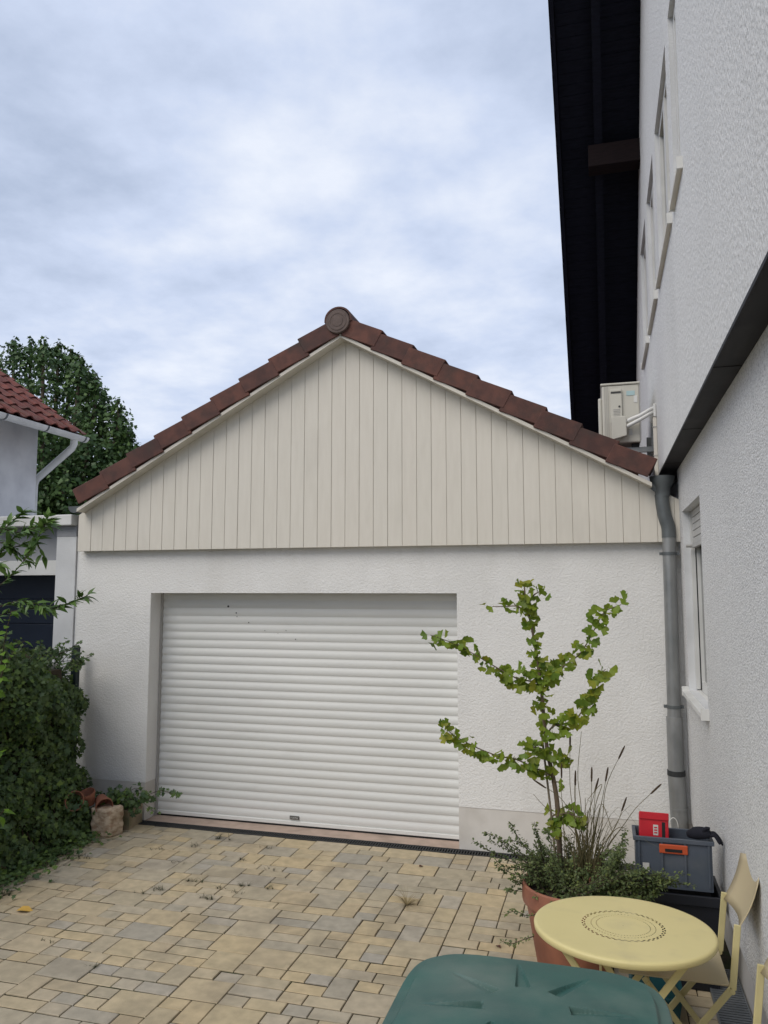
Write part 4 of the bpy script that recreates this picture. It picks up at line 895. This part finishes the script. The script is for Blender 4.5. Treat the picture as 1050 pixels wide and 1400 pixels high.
# ================================================================== FOLDING CHAIRS along the house wall
ch = empty('folding_chair', (.3, 3.905, 0)); tag(ch, 'pale yellow metal folding chair with beige curved back between table and wall', 'chair', 'yellow folding chairs')
hw = .185
def chair_parts():
    # local: x towards the wall, y across; chair origin at (.3,.)
    m = MB(); n, k_ = 9, 7
    for i in range(k_ + 1):
        f = i / k_; z = .705 + .225*f; xb = .212 + .088*f + .012*math.sin(PI*f)
        half = hw*(1 + .13*f)
        for j in range(n + 1):
            u_ = -1 + 2*j/n; m.v.append((xb + .034*(1 - u_*u_), u_*half, z - .016*(u_*u_)*(f) + .012*f*(1 - u_*u_)))
    for i in range(k_):
        for j in range(n): q = i*(n+1) + j; m.f.append((q, q+1, q+n+2, q+n+1))
    o = m.build('backrest', 'chair_plate', ch, smooth=True, fix=False); md = o.modifiers.new('thick', 'SOLIDIFY'); md.thickness = .004
    MB().box((-.275, -hw + .012, .474), (.178, hw - .012, .481)).build('seat', 'chair_plate', ch, bevel=.003)
    for s_ in (-1, 1):
        p = MB(); y = s_*hw
        p.bar((.216, y, .735), (.186, y, .47), .010, .028, (0, 1, 0)); p.bar((.186, y, .477), (-.19, y, .0), .010, .028, (0, 1, 0)); p.build('back_post_and_leg', 'chair_yellow', ch, bevel=.003)
        MB().bar((-.17, y*.88, .465), (.20, y*.88, .0), .010, .026, (0, 1, 0)).build('leg', 'chair_yellow', ch, bevel=.003)
        MB().tube([(.184, y - .008*s_, .465), (.184, y + .012*s_, .465)], .011, 12).build('hinge_bolt', 'chair_yellow', ch)
    MB().tube([(-.175, -hw, .018), (-.175, hw, .018)], .007, 8).build('foot_bar', 'chair_yellow', ch)
    MB().tube([(.19, -hw*.88, .014), (.19, hw*.88, .014)], .007, 8).build('foot_bar', 'chair_yellow', ch)
chair_parts()
c2 = ch.copy(); COL.objects.link(c2); c2.location = (.328, 3.18, 0)
c2['label'] = 'second pale yellow folding chair against the house wall beside the green bin'
for o in list(ch.children):
    q = o.copy(); COL.objects.link(q); q.parent = c2
# ================================================================== CRATES in the corner
def tub(root_name, label, cat, x0, x1, y0, y1, z0, z1, mat, taper=.02, rim=.022, ribs=0, th=.006, loc=None):
    r = empty(root_name, ((x0+x1)/2, (y0+y1)/2, z0)); tag(r, label, cat); hx, hy, h = (x1-x0)/2, (y1-y0)/2, z1 - z0
    m = MB(); k = 0
    loops = [(hx-taper-.012, hy-taper-.012, 0), (hx-taper, hy-taper, .006), (hx-.012, hy-.012, h), (hx-.012-th, hy-.012-th, h), (hx-taper-th, hy-taper-th, .012)]
    for a, b, z in loops: m.v += [(-a,-b,z),(a,-b,z),(a,b,z),(-a,b,z)]
    for i in range(4): m.f += [(i*4+j, i*4+(j+1) % 4, i*4+4+(j+1) % 4, i*4+4+j) for j in range(4)]
    m.f += [(3,2,1,0), (16,17,18,19)]
    m.build('body', mat, r)
    rm = MB()
    for a, b in (((-hx, -hy, h-rim), (hx, -hy+.016, h+.002)), ((-hx, hy-.016, h-rim), (hx, hy, h+.002)), ((-hx, -hy+.016, h-rim), (-hx+.016, hy-.016, h+.002)), ((hx-.016, -hy+.016, h-rim), (hx, hy-.016, h+.002))): rm.box(a, b)
    rm.build('rim', mat, r, bevel=.003)
    for i in range(ribs):
        xx = -hx + .03 + (2*hx - .06)*i/(ribs-1); MB().box((xx-.005, -hy+.002, .03), (xx+.005, -hy+taper, h-rim-.001)).build('rib', mat, r)
    return r
bb = tub('black_storage_box', 'black plastic storage box underneath the grey crate', 'box', .115, .585, 4.66, 5.02, .0, .50, 'black_plastic', .035, .05)
MB().box((-.19, -.135, .05), (.19, .135, .46)).build('dark_contents', 'glove_black', bb)
cr = tub('grey_crate', 'grey plastic stacking crate with orange grip standing on the black box', 'crate', .13, .555, 4.715, 4.93, .50, .775, 'crate_grey', .012, .022, ribs=4)
hdl = MB().box((-.075, -.109, .195), (.075, -.099, .245)).build('grip_frame', 'handle_orange', cr, bevel=.006)
MB().box((-.045, -.1115, .206), (.045, -.1095, .222)).build('grip_opening', 'dark_rubber', hdl)
MB().box((-.165, -.1040, .09), (-.130, -.1000, .135)).build('label_sticker', 'letter_pale', cr)
# red case standing in the crate
rc = empty('red_case', (.24, 4.80, .503)); tag(rc, 'red plastic case standing upright in the grey crate', 'case'); rc.rotation_euler = (R(-6), R(1.5), R(3))
MB().box((-.080, -.035, 0), (.080, .005, .375)).build('shell', 'red_plastic', rc, bevel=.006)
MB().box((-.080, -.042, .345), (.080, -.0352, .385)).build('lid_edge', 'red_plastic', rc, bevel=.003)
MB().box((.042, -.0368, .245), (.060, -.0352, .335)).build('finger_slot', 'dark_rubber', rc, bevel=.006)
lb = MB().box((-.005, -.0366, .262), (.022, -.0352, .318)).build('emblem_plate', 'letter_pale', rc)
for z in (.272, .286, .300): MB().box((.0, -.0378, z), (.017, -.0367, z + .007)).build('emblem_mark', 'red_plastic', lb)
# black glove hanging over the crate edge
gl = MB()
gc = Vector((.50, 4.735, .785))
gl.tube(smooth_path([gc + Vector((-.07, .05, .004)), gc + Vector((-.03, .02, .022)), gc + Vector((.01, 0, .030)), gc + Vector((.04, -.01, .022))], 4), [.020, .024, .028, .032, .034, .034, .034, .033, .032, .030, .026, .022, .016], 12)
for i, (dx, dy, dz, l) in enumerate(((.052, -.02, -.035, 1), (.060, -.006, -.04, 1.15), (.064, .008, -.038, 1.1), (.058, .022, -.03, .9))):
    b0 = gc + Vector((.03, -.015 + i*.012, .022)); gl.tube(smooth_path([b0, b0 + Vector((dx*.55, dy*.4, .004)), b0 + Vector((dx*l, dy, dz*l))], 4), [.010, .0105, .0105, .010, .0095, .009, .0085, .0078, .005], 8)
gl.tube(smooth_path([gc + Vector((0, -.015, .04)), gc + Vector((.012, -.025, .062)), gc + Vector((.034, -.03, .066))], 4), [.011, .0115, .011, .0105, .010, .0095, .009, .0085, .006], 8)
tag(gl.build('work_glove', 'glove_black', None, smooth=True), 'black work glove draped over the rim of the grey crate', 'glove')
# ================================================================== FLOOR GRATE, TOOL, TUB under the chair
fgm = empty('floor_grate', (.585, 4.3, .004)); tag(fgm, 'grey steel floor grate along the foot of the house wall', 'grate')
MB().box((-.085, -.65, 0), (-.078, .65, .022)).box((.074, -.65, 0), (.081, .65, .022)).build('frame', 'grate_steel', fgm)
for k in range(52): MB().box((-.0775, -.645 + k*.025, .002), (.0735, -.633 + k*.025, .0205)).build('slat', 'grate_steel', fgm)
tl = empty('red_handled_tool', (.48, 4.06, .04)); tag(tl, 'tool with red grip lying on the floor grate below the chair', 'tool'); tl.rotation_euler = (0, 0, R(10))
MB().tube([(-.03, 0, .025), (-.02, 0, .025), (.09, .0, .025), (.10, 0, .025)], [.012, .019, .019, .014], 12).build('grip', 'red_plastic', tl, smooth=50)
MB().tube([(-.22, .02, .02), (-.03, 0, .025)], .010, 10).build('shaft', 'dark_rubber', tl, smooth=True)
tl.location.z = .022
tt = tub('teal_tub', 'shallow teal plastic tub under the chair seat', 'tub', .08, .34, 4.28, 4.55, .0, .13, 'teal_plastic', .03, .014)
m = MB().lathe([(.001, 0), (.028, 0), (.03, .003), (.03, .10), (.026, .108), (.012, .112), (.012, .13), (.001, .13)], n=20)
tag(m.build('spray_can', 'chrome', None, smooth=35, loc=(.24, 3.90, .031), rot=(R(90), 0, R(80))), 'silver can lying on the pavers under the table', 'can')
# ================================================================== GREEN COMPOST BIN in front
BC = Vector((-.228, 2.235, 0)); BH = 1.0
gb = empty('compost_bin', BC); tag(gb, 'dark green plastic compost bin with ribbed square lid', 'bin')
AX_, BY_ = .378, .362
def srad(th, e=5.0): return (abs(math.cos(th)/AX_)**e + abs(math.sin(th)/BY_)**e) ** (-1/e)
m = MB(); NA, NR = 480, 110
GRV = [R(a) for a in (12, 55, 100, 145, 185, 235, 280, 325)]
def lidz(x, y, f):
    r = math.hypot(x, y); th = math.atan2(y, x); z = .030*(1 - f**2.2)
    if f > .90: z -= .016*min(1, (f - .90)/.025)
    for a in GRV:
        u_ = x*math.cos(a) + y*math.sin(a); v_ = -x*math.sin(a) + y*math.cos(a)
        if .118 < u_ < .29:
            s_ = (u_ - .118)/.172; wv = .017*(1 - s_) + .005
            e_ = min(1, max(0, (wv - abs(v_))/.004)) * min(1, (u_ - .118)/.004)
            z -= .017*(1 - s_)*e_
    return z
m.v.append((0, 0, lidz(0, 0, 0)))
for i in range(1, NR + 1):
    f = i / NR
    for j in range(NA):
        th = 2*PI*j/NA; r = srad(th)*f; x, y = r*math.cos(th), r*math.sin(th); m.v.append((x, y, lidz(x, y, f)))
for j in range(NA): m.f.append((0, 1 + j, 1 + (j+1) % NA))
for i in range(NR - 1):
    for j in range(NA): a, b = 1 + i*NA, 1 + (i+1)*NA; m.f.append((a+j, b+j, b+(j+1) % NA, a+(j+1) % NA))
pr_ = 1 + (NR-1)*NA
for sc_, dz in ((1.012, -.022), (1.018, -.030), (1.02, -.075), (1.0, -.078), (.985, -.03)):
    k = len(m.v)
    for j in range(NA): th = 2*PI*j/NA; r = srad(th)*sc_; m.v.append((r*math.cos(th), r*math.sin(th), dz))
    for j in range(NA): m.f.append((pr_+j, k+j, k+(j+1) % NA, pr_+(j+1) % NA))
    pr_ = k
ld = m.build('lid', 'bin_green', gb, smooth=32, fix=False, loc=(0, 0, BH - .005))
MB().lathe([(.001, .0195), (.005, .0195)], n=12).build('drain_hole', 'dark_rubber', ld)
m = MB(); NB = 96
for sc_, z in ((1.02, 0), (1.02, .02), (1.0, .03), (.99, .30), (.985, .31), (.985, .62), (.975, .63), (.965, BH - .04)):
    for j in range(NB): th = 2*PI*j/NB; r = srad(th)*sc_ * (.975 if z > .9 else 1); m.v.append((r*math.cos(th), r*math.sin(th), z))
for i in range(7):
    for j in range(NB): m.f.append((i*NB+j, i*NB+(j+1) % NB, (i+1)*NB+(j+1) % NB, (i+1)*NB+j))
m.build('body', 'bin_green', gb, smooth=40, fix=False)
# ================================================================== WEEDS and fallen leaves on the paving
def weed(px, py, n, L_, mat, label, flat=.4):
    c0 = onZ(px, py, -.004); m = MB(); offs = [Vector((random.gauss(0, .035), random.gauss(0, .010), 0)) for _ in range(6)] if mat == 'weed_green' else [Vector((0, 0, 0))]
    for k in range(n):
        c = c0 + offs[k % len(offs)]; a = random.uniform(0, 2*PI); l = L_*random.uniform(.35, 1.1); d = Vector((math.cos(a), math.sin(a), 0)); h = l*(1 - flat)*random.uniform(.4, 1.1); w_ = random.uniform(.0012, .0026); sd_ = Vector((-d.y, d.x, 0))*w_
        pts = [c, c + d*l*.4*flat*1.6 + Vector((0, 0, h*.7)), c + d*l*flat*1.8 + Vector((0, 0, h*.75 + .004))]; q = len(m.v)
        for i, p in enumerate(pts): f = 1 - i*.45; m.v += [tuple(p - sd_*f), tuple(p + sd_*f)]
        m.f += [(q, q+1, q+3, q+2), (q+2, q+3, q+5, q+4)]
    # curled debris leaves
    o = m.build('weed_tuft', mat, None, fix=False); tag(o, label, 'weed', 'weeds in the paving joints'); return o
LBL = 'small weed tuft growing from the joints of the yard pavers'
for px, py, n, l in ((299,1148,26,.075),(331,1177,16,.04),(259,1206,26,.05),(276,1229,26,.045),(337,1212,22,.05),(370,1216,14,.045),(112,1174,16,.07),(213,1218,22,.05),(190,1222,12,.03),(362,1160,12,.035),(215,1162,12,.03),(270,1158,10,.05),(12,1224,22,.06),(60,1288,10,.03),(128,1324,12,.03),(376,1190,10,.04),(236,1180,10,.035),(300,1215,10,.04),(325,1222,10,.035)):
    weed(px, py, n*2, l*1.4, 'weed_green', LBL)
o = weed(556, 1238, 70, .20, 'dry_straw', 'dry straw coloured grass tuft flattened on the pavers', .55); 
def fallen(px, py, size, mat, label, rz):
    c = onZ(px, py, .006); o = link('fallen_leaf', leaf_mesh(OVAL, 'leaf', mat, .5, .2), None, c, (R(4), R(6), rz)); o.scale = (size,)*3; tag(o, label, 'leaf'); return o
fallen(22, 1245, .12, 'dead_leaf', 'yellow fallen leaf lying on the grey paver', R(-70))
fallen(684, 1296, .05, 'brown_leaf', 'dark brown fallen leaf on the pavers beside the big pot', R(40))
fallen(573, 1185, .045, 'brown_leaf', 'small brown leaf on the pavers before the door sill', R(-30))
